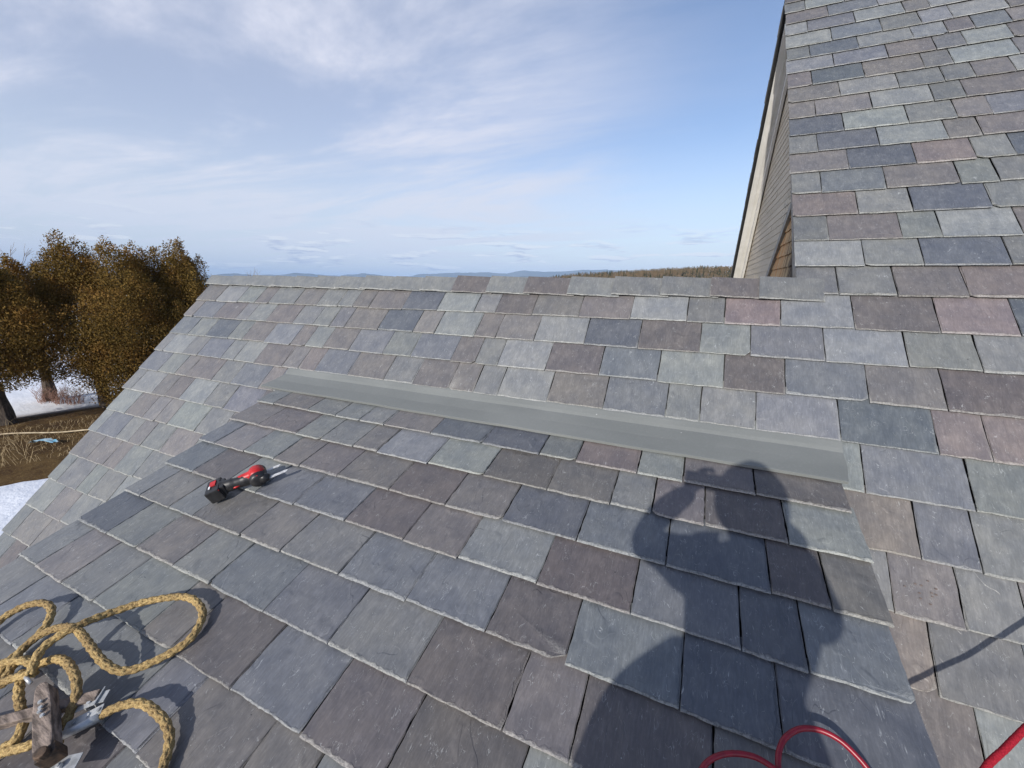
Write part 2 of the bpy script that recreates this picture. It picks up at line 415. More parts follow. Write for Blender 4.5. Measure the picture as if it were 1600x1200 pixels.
COURSES_LEFT = {
 5: (0.836, [-5.077, -4.733, -4.454, -4.271, -3.89, -3.627, -3.259, -3.087], [4, 2, 8, 7, 2, 4, 8, 4]),
 6: (0.605, [-5.081, -4.915, -4.566, -4.351, -4.135, -3.771, -3.507], [2, 0, 7, 7, 0, 2, 4]),
 7: (0.367, [-5.05, -4.717, -4.433, -4.234, -4.04, -3.655], [0, 7, 8, 8, 0, 2]),
 8: (0.141, [-5.069, -4.912, -4.575, -4.369, -4.174, -3.892], [0, 4, 2, 8, 2, 8]),
 9: (-0.093, [-5.062, -4.738, -4.451, -4.274, -3.985], [7, 8, 8, 2, 2]),
 10: (-0.328, [-5.073, -4.897, -4.553, -4.356, -4.063], [2, 2, 2, 2, 0]),
 11: (-0.566, [-5.072, -4.738, -4.447], [0, 8, 2]),
 12: (-0.799, [-5.089, -4.907, -4.566], [2, 8, 8]),
}
COURSES_RIGHT = {
 5: (0.827, [0.704, 0.763, 1.12], [0, 4, 2]),
 6: (0.586, [0.766, 0.923], [11, 4]),
 7: (0.365, [0.807, 0.819, 1.021], [2, 8, 2]),
 8: (0.126, [0.85, 0.916], [11, 5]),
}
COURSES_DORMER = {
 1: (1.479, [-2.932, -2.746, -2.404, -2.136, -1.924, -1.721, -1.37, -1.02, -0.677, -0.479, -0.176, 0.029, 0.321, 0.658], [3, 7, 2, 3, 2, 7, 6, 6, 5, 10, 0, 7, 9, -1]),
 2: (1.252, [-2.932, -2.623, -2.256, -2.04, -1.777, -1.593, -1.241, -0.899, -0.556, -0.259, -0.082, 0.126, 0.417, 0.676], [7, 7, 2, 2, 7, 1, 0, 9, 7, 2, 7, 9, 0, -1]),
 3: (1.024, [-2.919, -2.747, -2.463, -2.19, -1.973, -1.683, -1.329, -0.989, -0.692, -0.349, -0.002, 0.342, 0.513, 0.674], [4, 8, 2, 7, 7, 7, 9, 7, 6, 4, 6, 9, 7, -1]),
 4: (0.797, [-2.902, -2.614, -2.302, -2.045, -1.762, -1.414, -1.069, -0.788, -0.441, -0.095, 0.243, 0.419, 0.667], [4, 9, 0, 4, 4, 9, 7, 0, 9, 4, 6, 4, -1]),
 5: (0.571, [-2.891, -2.73, -2.445, -2.237, -1.869, -1.584, -1.232, -0.891, -0.549, -0.262, 0.08, 0.334], [3, 8, 3, 7, 8, 3, 4, 4, 9, 4, 6, 6]),
 6: (0.345, [-2.904, -2.602, -2.329, -2.024, -1.762, -1.41, -1.069, -0.722, -0.38, -0.182], [6, 2, 7, 2, 4, 4, 2, 9, 7, 9]),
 7: (0.115, [-2.737, -2.469, -2.2, -1.832, -1.636, -1.285, -0.952], [8, 2, 2, 7, 9, 4, 9]),
 8: (-0.109, [-2.314, -1.607, -1.405], [3, 4, 7]),
}
CAPS = [(-5.105, 1.968), (-4.713, 1.962), (-4.389, 1.961), (-4.021, 1.958), (-3.708, 1.95), (-3.413, 1.943), (-3.114, 1.949), (-2.803, 1.939), (-2.456, 1.941), (-2.141, 1.939), (-1.825, 1.939), (-1.512, 1.925), (-1.195, 1.937), (-0.857, 1.916), (-0.543, 1.936), (-0.227, 1.935), (0.067, 1.94), (0.333, 1.929), (0.612, 1.923)]
ROPE = {
 'big': [(-1.923, -0.119, 0.1), (-1.952, -0.092, 0.11), (-1.97, -0.061, 0.12), (-1.973, -0.028, 0.12), (-1.959, 0.009, 0.12), (-1.954, 0.04, 0.11), (-1.951, 0.086, 0.085), (-1.935, 0.135, 0.06), (-1.891, 0.191, 0.045), (-1.822, 0.24, 0.035), (-1.763, 0.267, 0.03), (-1.702, 0.273, 0.025), (-1.633, 0.257, 0.02), (-1.59, 0.22, 0.02), (-1.571, 0.172, 0.02), (-1.584, 0.127, 0.02), (-1.615, 0.079, 0.022), (-1.65, 0.033, 0.03), (-1.69, 0.006, 0.045), (-1.745, 0.001, 0.07), (-1.815, 0.01, 0.09), (-1.897, 0.021, 0.1), (-1.95, 0.026, 0.105), (-2.004, 0.02, 0.1), (-2.084, -0.005, 0.08), (-2.141, -0.039, 0.06), (-2.16, -0.071, 0.05), (-2.149, -0.102, 0.05), (-2.11, -0.133, 0.05), (-2.08, -0.16, 0.05), (-2.058, -0.183, 0.05)],
 'left': [(-2.435, -0.142, 0.02), (-2.451, -0.075, 0.03), (-2.444, -0.045, 0.035), (-2.415, -0.006, 0.04), (-2.362, 0.025, 0.045), (-2.313, 0.036, 0.04), (-2.266, 0.028, 0.035), (-2.219, -0.006, 0.03), (-2.205, -0.044, 0.025), (-2.193, -0.089, 0.025), (-2.189, -0.122, 0.025), (-2.162, -0.157, 0.025), (-2.151, -0.189, 0.02)],
 'arch': [(-2.199, -0.166, 0.05), (-2.127, -0.13, 0.06), (-2.074, -0.108, 0.06), (-2.019, -0.097, 0.05), (-1.982, -0.077, 0.06), (-1.942, -0.061, 0.075), (-1.875, -0.05, 0.09), (-1.804, -0.053, 0.095), (-1.742, -0.068, 0.09), (-1.707, -0.095, 0.07), (-1.698, -0.125, 0.05), (-1.689, -0.159, 0.03), (-1.663, -0.188, 0.02)],
 'end': [(-1.6, -0.094, 0.035), (-1.572, -0.068, 0.045), (-1.538, -0.044, 0.05), (-1.501, -0.025, 0.05), (-1.457, -0.017, 0.045), (-1.411, -0.018, 0.04), (-1.374, -0.022, 0.03), (-1.324, -0.038, 0.025), (-1.292, -0.063, 0.02), (-1.268, -0.09, 0.02), (-1.235, -0.12, 0.02)],
 'low': [(-1.866, -0.306, 0.02), (-1.822, -0.273, 0.02), (-1.777, -0.249, 0.03), (-1.735, -0.229, 0.04), (-1.711, -0.204, 0.04)],
 'low2': [(-2.097, -0.2, 0.06), (-2.046, -0.175, 0.07), (-2.002, -0.148, 0.08), (-1.956, -0.126, 0.09), (-1.929, -0.108, 0.09)],
 'hang': [(-2.039, -0.13, 0.05), (-1.958, -0.166, 0.05), (-1.876, -0.192, 0.04), (-1.819, -0.209, 0.04), (-1.804, -0.237, 0.03), (-1.831, -0.262, 0.02)],
 'low3': [(-2.198, -0.18, 0.03), (-2.193, -0.151, 0.035), (-2.152, -0.132, 0.04), (-2.096, -0.105, 0.045), (-2.035, -0.094, 0.05)],
}
HOSE_A = [(0.118, 0.396, 0.012), (0.137, 0.448, 0.014), (0.161, 0.48, 0.02), (0.201, 0.505, 0.026), (0.252, 0.518, 0.03), (0.293, 0.513, 0.03), (0.316, 0.5, 0.026)]
HOSE_B = [(0.32, 0.488, 0.012), (0.312, 0.525, 0.014), (0.317, 0.56, 0.018), (0.334, 0.593, 0.022), (0.367, 0.621, 0.03), (0.408, 0.632, 0.036), (0.447, 0.626, 0.038), (0.477, 0.609, 0.034), (0.501, 0.59, 0.026), (0.523, 0.565, 0.014)]
MOUNTAIN = [(-74.945, 0.152), (-73.828, 0.394), (-72.682, 0.536), (-68.956, 0.757), (-61.593, 0.561), (-59.898, 0.598), (-58.58, 0.835), (-57.616, 0.858), (-55.657, 0.615), (-53.689, 0.8), (-51.292, 1.075), (-49.555, 0.884), (-46.636, 0.863), (-43.565, 1.157), (-41.217, 0.878), (-37.965, 0.848), (-36.705, 1.197), (-32.901, 1.339), (-28.587, 1.568), (-25.098, 1.359), (-22.484, 1.893), (-19.866, 1.667), (-17.274, 1.772), (-15.141, 1.953), (-11.363, 2.053), (-8.073, 1.819), (-4.859, 1.347), (0.439, 1.053), (4.631, 1.067), (13.16, 1.347), (22.73, 1.177)]
WOOD_LINE = [(-22.456, 0.372), (-20.711, 0.73), (-18.111, 1.094), (-15.539, 1.368), (-12.164, 1.557), (-8.882, 1.817), (-5.699, 1.983), (-2.635, 2.137), (0.3, 2.279), (3.11, 2.335), (7.062, 2.439), (12.967, 2.551)]
# ------------------------------------------------------------------ the house
EXPO = .2302; EXPB = .2262
S_RIDGE = 2.078
APEX_Y = 5.80
XW0, XV0 = -5.075, .50            # wing verge, tall gable verge
house = empty('slate_roofed_house', 'tall clapboard house with multicoloured slate roof, lower wing and low shed dormer', 'house', (-1, 4, -7.5))
roof = Slates(lambda x, s, h: FA(x, s, h))
XR = 4.2
def ext(c, xe, **k): pass
ridge_s = (APEX_Y - DA * math.sin(AA)) / math.cos(AA)
# tall slope above the ridge of the wing
k = -17; 
for k in range(-23, 1):
    if k in COURSES_MAIN: s0, xs, tn = COURSES_MAIN[k]
    else: s0, xs, tn = 5.683 + (-16 - k) * EXPO, [.49], '?'
    if s0 > ridge_s - .12: continue
    roof.course(s0, xs, tn, XR, EXPO, detail=.8, lift=.006 if k == 0 else 0.0, top=ridge_s, thick=.0165 if k == 0 else .0095)
for k in range(1, 5):
    s0, xs, tn = COURSES_MAIN[k]
    roof.course(s0, xs, tn, XR, EXPO, detail=.95, top=(S_RIDGE - .012) if k == 1 else None)
for k in range(5, 22):
    if k in COURSES_LEFT: s0, xs, tn = COURSES_LEFT[k]
    else: s0, xs, tn = -.799 - (k - 12) * EXPO, [XW0 + rnd.uniform(-.006, .006)], '?'
    roof.course(s0, xs, tn, -2.98 if k == 5 else -2.62, EXPO)
    if k in COURSES_RIGHT: s0, xs, tn = COURSES_RIGHT[k]
    else: xs, tn = [.5], '?'
    roof.course(s0, [.45] + xs[1:], tn, XR, EXPO)
# row 1 tops for the part right of the verge: already covered by row 0
roof.build('main_roof_slates', house)

dorm = Slates(lambda x, s, h: FB(x, s, h))
XB0, XB1 = -2.925, .672
for k in range(1, 14):
    if k in COURSES_DORMER: s0, xs, tn = COURSES_DORMER[k]
    else: s0, xs, tn = -.109 - (k - 8) * EXPB, [XB0], '?'
    xs = list(xs)
    if k <= 4: tn = tn[:-1]
    dorm.course(s0, xs, tn, xs[-1] if k <= 4 else XB1 + rnd.uniform(-.006, .006), EXPB, xstart=xs[0] if k < 7 else XB0 + rnd.uniform(-.01, .01), detail=1.6, thick=.0125, top=1.86)
dorm.build('dormer_slates', house)

# ridge slates: each laid over its neighbour so its left end stands proud
caps = Slates(lambda x, s, h: FA(x, s, h))
capt = 'GGGGGGGGGGKGKGNNKNHG'
for i in range(len(CAPS) - 1):
    x0, s0 = CAPS[i]; x1, s1 = CAPS[i + 1]
    c = TONES[capt[i]]; 
    caps.slate(x0, x1 + .05, (s0 + s1) / 2 + rnd.uniform(-.003, .003), S_RIDGE + .012 + rnd.uniform(-.004, .006), -.02, .0095, c, 1.0, .010, sidetilt=-.018, skew=-.004)
caps.build('ridge_slates', house)
yr, zr = FA(0, S_RIDGE)[1:]
backcaps = Slates(lambda x, s, h: Vector((x, 2 * yr - FA(x, s, h)[1], FA(x, s, h)[2] - .006)))
x = -5.1
while x < .6:
    w = rnd.choice(WIDTHS[2:]); backcaps.slate(x, min(x + w, .62), S_RIDGE - .16, S_RIDGE + .004, -.02, .008, TONES[rnd.choice('GHNKG')], .6, .002); x += w
backcaps.build('rear_ridge_slates', house)

# rear slopes (mirrored about each ridge)
def FRear(x, s, h):
    p = FA(x, s, h); return Vector((x, 2 * APEX_Y - p.y, p.z))
rear = Slates(FRear)
for k in range(0, 24):
    s0 = ridge_s - .16 - k * EXPO
    rear.course(s0, [XV0 - .006 + rnd.uniform(-.004, .004)], '?', XR, EXPO, detail=.35, top=ridge_s, thick=.009)
rear.build('rear_roof_slates', house)
def FWing(x, s, h):
    p = FA(x, s, h); return Vector((x, 2 * yr - p.y, p.z))
rw = Slates(FWing)
for k in range(1, 12):
    rw.course(1.739 - (k - 1) * EXPO, [XW0], '?', .55, EXPO, detail=.3, top=S_RIDGE - .02)
rw.build('wing_rear_slates', house)

# boards under the slates
m = Mat('old_white_paint', .62, .35)
v = m.coord(); z1 = m.noise(m.mapping(v, (1, 1, 1)), 5, 5, .6); z2 = m.noise(m.mapping(v, (3, 3, 3)), 22, 5, .7)
c = m.mix(m.ramp(z1, .3, .7), (.74, .72, .66), (.84, .82, .77)); c = m.mix(m.ramp(z2, .62, .74, 0, .55), c, (.45, .41, .34))
m.base(c); m.bump(z2, .3, .002); PAINT = m.m
m = Mat('beige_clapboard_paint', .7, .3)
v = m.coord(); z1 = m.noise(m.mapping(v, (1, .35, 2)), 3, 5, .6); z2 = m.noise(m.mapping(v, (1, 1.2, 9)), 14, 6, .75)
c = m.mix(m.ramp(z1, .3, .7), (.52, .44, .32), (.64, .55, .42)); c = m.mix(m.ramp(z2, .60, .70, 0, .6), c, (.30, .235, .15))
sx = m.n('ShaderNodeSeparateXYZ'); m.l(v, sx.inputs[0])
z3 = m.noise(m.mapping(v, (1, 1.3, 3.2)), 9, 6, .8)
# black mildew patch near the corner with the wing roof
dy = m.math('SUBTRACT', sx.outputs[1], 4.72); dz = m.math('SUBTRACT', sx.outputs[2], .80)
dd = m.math('SQRT', m.math('ADD', m.math('MULTIPLY', dy, dy), m.math('MULTIPLY', m.math('MULTIPLY', dz, dz), 2.2)))
mil = m.math('MULTIPLY', m.ramp(dd, .62, .1), m.ramp(z3, .50, .57))
c = m.mix(m.math('MULTIPLY', mil, .93), c, (.02, .018, .015))
m.base(c); m.bump(z2, .3, .003); CLAP = m.m
DARKWOOD = simple('bare_weathered_wood', (.16, .13, .10), (.26, .23, .19), 9, .85, .4, .003, (1, 6, 6))
LEADM = Mat('painted_metal_flashing', .46, .5)
v = LEADM.coord(); z1 = LEADM.noise(LEADM.mapping(v, (.6, 1, 1)), 3.0, 4, .5); z2 = LEADM.noise(v, 90, 4, .7)
vo = LEADM.n('ShaderNodeTexVoronoi'); LEADM.l(v, vo.inputs['Vector']); vo.inputs['Scale'].default_value = 22
sl_ = LEADM.n('ShaderNodeSeparateColor'); LEADM.l(vo.outputs['Color'], sl_.inputs[0])
fl = LEADM.math('MULTIPLY', LEADM.ramp(vo.outputs['Distance'], .09, .05), LEADM.ramp(sl_.outputs[0], .80, .83))
c = LEADM.mix(LEADM.ramp(z1, .35, .65), (.158, .168, .161), (.184, .194, .186)); c = LEADM.mix(LEADM.ramp(z2, .5, .7, 0, .25), c, (.235, .242, .236))
c = LEADM.mix(LEADM.math('MULTIPLY', fl, .75), c, LEADM.mix(LEADM.ramp(sl_.outputs[1], .4, .6), (.62, .63, .60), (.06, .06, .06)))
LEADM.base(c); LEADM.bump(z1, .35, .012); FLASH = LEADM.m

# roof decks (solid, so that the gaps and the verges read from the side)
def deck(mb, F, x0, x1, s0, s1, h0, h1):
    vs = [F(x, s, h) for h in (h0, h1) for x, s in ((x0, s0), (x1, s0), (x1, s1), (x0, s1))]
    mb.add(vs, [(3, 2, 1, 0), (4, 5, 6, 7), (0, 1, 5, 4), (1, 2, 6, 5), (2, 3, 7, 6), (3, 0, 4, 7)])
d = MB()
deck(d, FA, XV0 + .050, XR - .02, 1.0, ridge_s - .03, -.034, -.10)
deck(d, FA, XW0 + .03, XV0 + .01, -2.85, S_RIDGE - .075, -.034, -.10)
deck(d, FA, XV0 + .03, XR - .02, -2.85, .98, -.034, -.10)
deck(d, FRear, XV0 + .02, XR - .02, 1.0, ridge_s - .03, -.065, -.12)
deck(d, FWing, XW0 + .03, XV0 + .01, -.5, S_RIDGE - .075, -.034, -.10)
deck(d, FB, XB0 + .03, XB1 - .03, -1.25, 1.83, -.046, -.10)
FELT_SHADE = simple('felt_joint_shade', (.010, .010, .010), (.022, .022, .022), 30, .95)  # black felt below shortened slates puts the shade of the joints into colour
d.build('roof_deck', FELT_SHADE, house)
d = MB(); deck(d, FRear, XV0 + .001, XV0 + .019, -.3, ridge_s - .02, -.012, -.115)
d.build('roof_edge', simple('painted_edge_shade', (.018, .018, .017), (.035, .034, .031), 12, .9), house)  # near-black colour stands in for the shaded side of the slate edges

# flashing between the main slope and the dormer
for fx0, fx1, up_ in ((-3.055, -.95, 0.0), (-.985, .692, .0014)):
    fb = MB(); nx = 60; prof = []
    for i in range(nx + 1):
        x = fx0 + (fx1 - fx0) * i / nx; t = (x + 3.055) / 3.747
        wob = .0016 * math.sin(x * 5.1) + .0009 * math.sin(x * 13 + 1) + .0010 * noise.noise(Vector((x * 6, 0, 0))) + up_
        xo = x - .045 * (1 - t) - .018 * t
        prof.append([FB(xo, 1.648, -.0095 + wob), FB(xo, 1.650, .0032 + wob), FB(xo, 1.654, .0036 + wob), FB(x - .02 * (1 - t), 1.76, -.004 + wob * 2), FA(x, 1.000, -.002 + wob), FA(x, 1.022, -.0022 + wob), FA(x, 1.052, -.004), FA(x, 1.12, -.018)])
    vs = [p for r_ in prof for p in r_]; q = len(prof[0])
    fb.add(vs, [(i * q + j, (i + 1) * q + j, (i + 1) * q + j + 1, i * q + j + 1) for i in range(nx) for j in range(q - 1)])
    fo = fb.build('metal_flashing', FLASH, house, fix=True)
    sm = fo.modifiers.new('thick', 'SOLIDIFY'); sm.thickness = .0012; sm.offset = -1

# dormer cheeks and front
dw = MB()
for x0, x1 in ((XB0 + .06, XB0 + .09), (XB1 - .09, XB1 - .06)):
    P = [FB(0, 1.80, -.10), FB(0, -1.2, -.10), None, None]
    yb, zb = P[1].y, P[1].z
    sA = (yb - DA * math.sin(AA)) / math.cos(AA)
    P[2] = FA(0, sA, -.1); P[3] = FA(0, 1.0, -.1)
    vs = [Vector((x, p.y, p.z)) for x in (x0, x1) for p in P]
    dw.add(vs, [(0, 1, 2, 3), (7, 6, 5, 4), (0, 4, 5, 1), (1, 5, 6, 2), (2, 6, 7, 3), (3, 7, 4, 0)])
yb = FB(0, -1.2).y; zt = FB(0, -1.2, -.10).z; zb = FA(0, (yb - DA * math.sin(AA)) / math.cos(AA)).z
zz = zb
while zz < zt - .02:
    h = min(.11, zt - zz); dw.box(((XB0 + XB1) / 2, yb + .015, zz + h / 2), (XB1 - XB0 - .13, .03, h), Matrix.Rotation(R(-4), 3, 'X')); zz += .105
dw.build('dormer_wall', CLAP, house)

# tall gable wall: clapboards, one mesh
XWALL = .70
def rake_y_front(z): return DA * math.sin(AA) + ((z + .10 + DA * math.cos(AA)) / math.sin(AA)) * math.cos(AA) + .02
zapex = FA(0, ridge_s).z
w = MB(); z = -7.5
while z < zapex:
    h = .074
    if z > -3.4:
        ya = max(rake_y_front(z), -.22); yc = 2 * APEX_Y - ya
    else: ya, yc = -.22, 2 * APEX_Y + .22
    if z < -1: h = .5
    if yc - ya < .1: break
    zt2 = z + h
    yat = max(rake_y_front(zt2), -.22) if zt2 > -3.4 else ya; yct = 2 * APEX_Y - yat
    if yct < yat: yat = yct = APEX_Y
    # staggered butt joints between boards
    cuts = [ya]; 
    yy = ya + rnd.uniform(.4, 2.4)
    while yy < yc - .3: cuts.append(yy); yy += rnd.uniform(1.6, 3.2)
    cuts.append(yc)
    for i in range(len(cuts) - 1):
        a, b = cuts[i] + (.002 if i else 0), cuts[i + 1] - (.002 if i < len(cuts) - 2 else 0)
        at = max(a, yat) if i == 0 else a; bt = min(b, yct) if i == len(cuts) - 2 else b
        if i == 0: at = yat
        if at >= bt: continue
        ji = rnd.uniform(-.0012, .0012)
        vs = [(XWALL - .006 + ji, a, z), (XWALL - .006 + ji, b, z), (XWALL - .002, bt, zt2), (XWALL - .002, at, zt2),
              (XWALL + .02, a, z), (XWALL + .02, b, z), (XWALL + .02, bt, zt2), (XWALL + .02, at, zt2)]
        w.add(vs, [(0, 1, 2, 3), (4, 7, 6, 5), (0, 4, 5, 1), (1, 5, 6, 2), (2, 6, 7, 3), (3, 7, 4, 0)])
    z += h
gw = w.build('gable_wall', CLAP, house, fix=True)

# soffit and rake boards of the rear verge and front verge
r_ = MB()
deck(r_, FRear, XV0 + .035, XWALL + .05, -.3, ridge_s - .02, -.122, -.142)
deck(r_, FRear, XV0 + .085, XV0 + .105, -.3, ridge_s - .05, -.143, -.158)
deck(r_, FRear, XWALL - .05, XWALL - .018, -.3, ridge_s - .06, -.143, -.24)
r_.build('rear_rake_board', PAINT, house, bevel=.002)
r_ = MB()
deck(r_, FA, XV0 + .035, XWALL + .05, S_RIDGE + .0, ridge_s - .02, -.102, -.122)
deck(r_, FA, XV0 + .030, XV0 + .048, S_RIDGE + .02, ridge_s - .02, -.026, -.085)
r_.build('front_rake_board', simple('grey_rake_paint', (.22, .20, .17), (.34, .31, .27), 12, .8), house, bevel=.002)
# patch of stained cedar shingles behind a grey trim board, low on the gable wall
pt = [(5.36, 0.0), (3.93, 1.03)]
dirv = Vector((0, pt[1][0] - pt[0][0], pt[1][1] - pt[0][1])).normalized(); nv = Vector((0, -dirv.z, dirv.y))
tb = MB(); O = Vector((XWALL - .055, pt[0][0], pt[0][1]))
tb.prism([(-.6, -.045), (1.62, -.045), (1.55, .035), (-.6, .035)], .05, O, dirv, nv, (1, 0, 0))
GREYWOOD = simple('grey_painted_trim', (.27, .25, .22), (.38, .36, .32), 14, .8, .4, .002, (1, 1, 1))
trim = tb.build('trim_board', GREYWOOD, gw, bevel=.002)
m = Mat('stained_cedar_shingle', .85, .25); v = m.coord()
sx = m.n('ShaderNodeSeparateXYZ'); m.l(v, sx.inputs[0])
st = m.noise(m.mapping(v, (1, 9, .7)), 4.0, 5, .65); gr = m.noise(m.mapping(v, (1, 30, 1.2)), 6, 4, .7)
c = m.mix(m.ramp(st, .36, .58), (.62, .22, .045), (.60, .43, .23)); c = m.mix(m.ramp(gr, .4, .75, 0, .5), c, (.62, .50, .32))
blk = m.ramp(m.math('SUBTRACT', m.math('SUBTRACT', 4.42, sx.outputs[1]), m.math('MULTIPLY', m.math('SUBTRACT', st, .5), 1.6)), -.12, .30)
c = m.mix(m.math('MULTIPLY', blk, .92), c, (.025, .024, .024)); m.base(c); m.bump(gr, .5, .003); CEDAR = m.m
sh = MB(); zc_ = -.35
while zc_ < .92:
    zt2 = zc_ + .115; y = max(2.95, rake_y_front(zt2) + .02)
    while y < 5.4:
        wd = rnd.uniform(.05, .12)
        ymax = pt[0][0] + (pt[1][0] - pt[0][0]) * (zc_ - pt[0][1]) / (pt[1][1] - pt[0][1])
        y2 = min(y + wd - .003, ymax)
        if y2 > y + .01:
            j = rnd.uniform(0, .008); ymt = pt[0][0] + (pt[1][0] - pt[0][0]) * (zt2 - pt[0][1]) / (pt[1][1] - pt[0][1])
            ya2 = min(y, max(ymt, y - .1)); yb2 = min(y2, ymt)
            if yb2 < ya2 + .002: yb2 = ya2 + .002
            vs = [(XWALL - .036, y, zc_ - j), (XWALL - .036, y2, zc_ - j), (XWALL - .024, yb2, zt2), (XWALL - .024, ya2, zt2),
                  (XWALL - .016, y, zc_ - j), (XWALL - .016, y2, zc_ - j), (XWALL - .016, yb2, zt2), (XWALL - .016, ya2, zt2)]
            sh.add(vs, [(0, 1, 2, 3), (4, 7, 6, 5), (0, 4, 5, 1), (1, 5, 6, 2), (2, 6, 7, 3), (3, 7, 4, 0)])
        y += wd
    zc_ += .105
tag(sh.build('cedar_shingles', CEDAR, gw), 'orange and black stained cedar shingles')

# remaining walls
w = MB()
def wallbox(x0, x1, y0, y1, z0, z1): w.box(((x0 + x1) / 2, (y0 + y1) / 2, (z0 + z1) / 2), (x1 - x0, y1 - y0, z1 - z0))
wallbox(XW0 + .35, XW0 + .40, -.12, 2 * yr + .12, -7.6, -3.4)
wallbox(XW0 + .40, XR - .2, -.30, -.25, -7.6, -3.60)
wallbox(XW0 + .40, .70, 2 * yr + .25, 2 * yr + .30, -7.6, -3.60)
wallbox(XR - .25, XR - .2, -.1, 2 * APEX_Y + .1, -7.6, -3.4)
wallbox(.75, XR - .25, 2 * APEX_Y + .25, 2 * APEX_Y + .30, -7.6, -3.60)
w.prism([(-.12, -3.4), (2 * yr + .12, -3.4), (yr, zr - .20)], .05, (XW0 + .35, 0, 0), (0, 1, 0), (0, 0, 1), (1, 0, 0))
w.prism([(-.12, -3.4), (2 * APEX_Y + .12, -3.4), (APEX_Y, zapex - .2)], .05, (XR - .25, 0, 0), (0, 1, 0), (0, 0, 1), (1, 0, 0))
w.build('outer_wall', CLAP, house)
wr_ = MB()
deck(wr_, FA, XW0 + .018, XW0 + .04, -2.85, S_RIDGE - .02, -.02, -.16)
deck(wr_, FWing, XW0 + .018, XW0 + .04, -.5, S_RIDGE - .02, -.02, -.16)
wr_.build('wing_rake_board', PAINT, house)

# stains: rust marks like nail-hole rings on one brown slate, and bird lime on two others
MARK = simple('brown_stain', (.105, .078, .066), (.135, .108, .095), 60, .9)
SA = lambda px, s, h=.0: FA(px, s, h)
cx, cs = .918, .475
for i in range(11):
    a = i * .62; rr = .020 + .012 * (i % 3); x = cx + rr * 1.35 * math.cos(a) * (1 if i % 2 else .75); s_ = cs + rr * math.sin(a) - .006
    L = [FA(x + (.0036 + .002 * rnd.random()) * math.cos(t * 1.05), s_ + (.0020 + .002 * rnd.random()) * math.sin(t * 1.05), .0012 - .033 * (s_ - .365)) for t in range(6)]
    stn = MB(); stn.add(L, [tuple(range(6))]); stn.build('rust_mark', MARK, house, fix=False)

# ------------------------------------------------------------------ tool on the dormer
def B3(x, s, h): return FB(x, s, h)
BLACK = simple('black_tool_plastic', (.012, .012, .013), (.022, .022, .023), 30, .42, .1, .001)
REDP = simple('red_tool_plastic', (.38, .010, .012), (.50, .018, .018), 12, .42, .05, .001)
STEEL = simple('worn_steel', (.42, .42, .42), (.60, .60, .60), 25, .38, .2, .001, metal=.9)
WHITEP = simple('white_print_and_glint', (.7, .7, .7), (.78, .78, .78), 40, .5)
BLADE = simple('toothed_blade', (.50, .50, .49), (.72, .72, .71), 60, .45, .2, .001, metal=.35)
bp = Vector((-2.215, .715)); hp_ = Vector((-2.040, .905))      # battery end and head end in (x, s)
ax2 = (hp_ - bp); Ltool = ax2.length; a2 = ax2.normalized()
Tu = (FB(a2.x, a2.y) - FB(0, 0)).normalized(); Tw = NB.copy(); Tv = Tw.cross(Tu).normalized()   # u along tool, v sideways, w up
T0 = FB(bp.x, bp.y, .004)
saw = empty('cordless_saw', 'red and black cordless reciprocating saw lying on the slates with its battery towards the eaves', 'power tool', tuple(T0))
ROT = Matrix((Tu, Tv, Tw)).transposed()
def TP(u, v, w_): return T0 + Tu * u + Tv * v + Tw * w_
def tbox(c, size, tilt=None): 
    mb = MB(); rt = ROT if tilt is None else ROT @ tilt
    mb.box(TP(*c), size, rt); return mb
mb = tbox((.0, 0, .040), (.068, .108, .072), Matrix.Rotation(R(-8), 3, 'Y')); mb.box(TP(.0, 0, .041), (.073, .088, .058), ROT @ Matrix.Rotation(R(-8), 3, 'Y')); mb.box(TP(.036, 0, .046), (.030, .074, .060), ROT)
bat = mb.build('battery', BLACK, saw, bevel=.006)
mb = MB()
mb.box(TP(-.0345, .0, .045), (.004, .058, .015), ROT @ Matrix.Rotation(R(-8), 3, 'Y'))
mb.build('battery_stripe', REDP, bat, bevel=.001)
mb = MB(); mb.box(TP(-.004, .012, .0785), (.030, .040, .006), ROT @ Matrix.Rotation(R(-8), 3, 'Y')); mb.build('battery_latch', REDP, bat, bevel=.001)
mb = MB(); mb.box(TP(.020, -.0505, .048), (.010, .004, .056), ROT @ Matrix.Rotation(R(14), 3, 'Y')); mb.build('battery_stripe', REDP, bat, bevel=.001)
mb = MB(); mb.box(TP(-.016, -.016, .0790), (.008, .020, .003), ROT @ Matrix.Rotation(R(-8), 3, 'Y')); mb.build('battery_label', WHITEP, bat)
mb = MB(); mb.box(TP(-.0368, -.006, .047), (.001, .034, .005), ROT @ Matrix.Rotation(R(-8), 3, 'Y'))
mb.build('battery_print', WHITEP, bat)
# handle: tapered tube
mb = MB(); path = [TP(.020, 0, .045), TP(.055, -.004, .047), TP(.10, -.006, .046), TP(.145, -.004, .044), TP(.19, 0, .044)]
mb.tube(smoothpath(path, 5), [.037] * 3 + [.034] * 6 + [.031] * 5 + [.034] * 4 + [.040] * 3, 14, ry=.85)
hd = mb.build('handle', BLACK, saw, smooth=True)
mb = MB(); mb.tube(smoothpath([TP(.085, .004, .062), TP(.12, .004, .059), TP(.16, .004, .058), TP(.20, .0, .066)], 4), [.004, .008, .012, .015, .018, .020, .022, .023, .024, .025, .025, .024, .022], 10, ry=1.2)
mb.build('handle_cover', REDP, saw, smooth=True)
mb = MB(); mb.tube([TP(.075, -.026, .040), TP(.095, -.032, .040), TP(.115, -.028, .040)], [.004, .006, .004], 8); mb.build('trigger', REDP, hd, smooth=True)
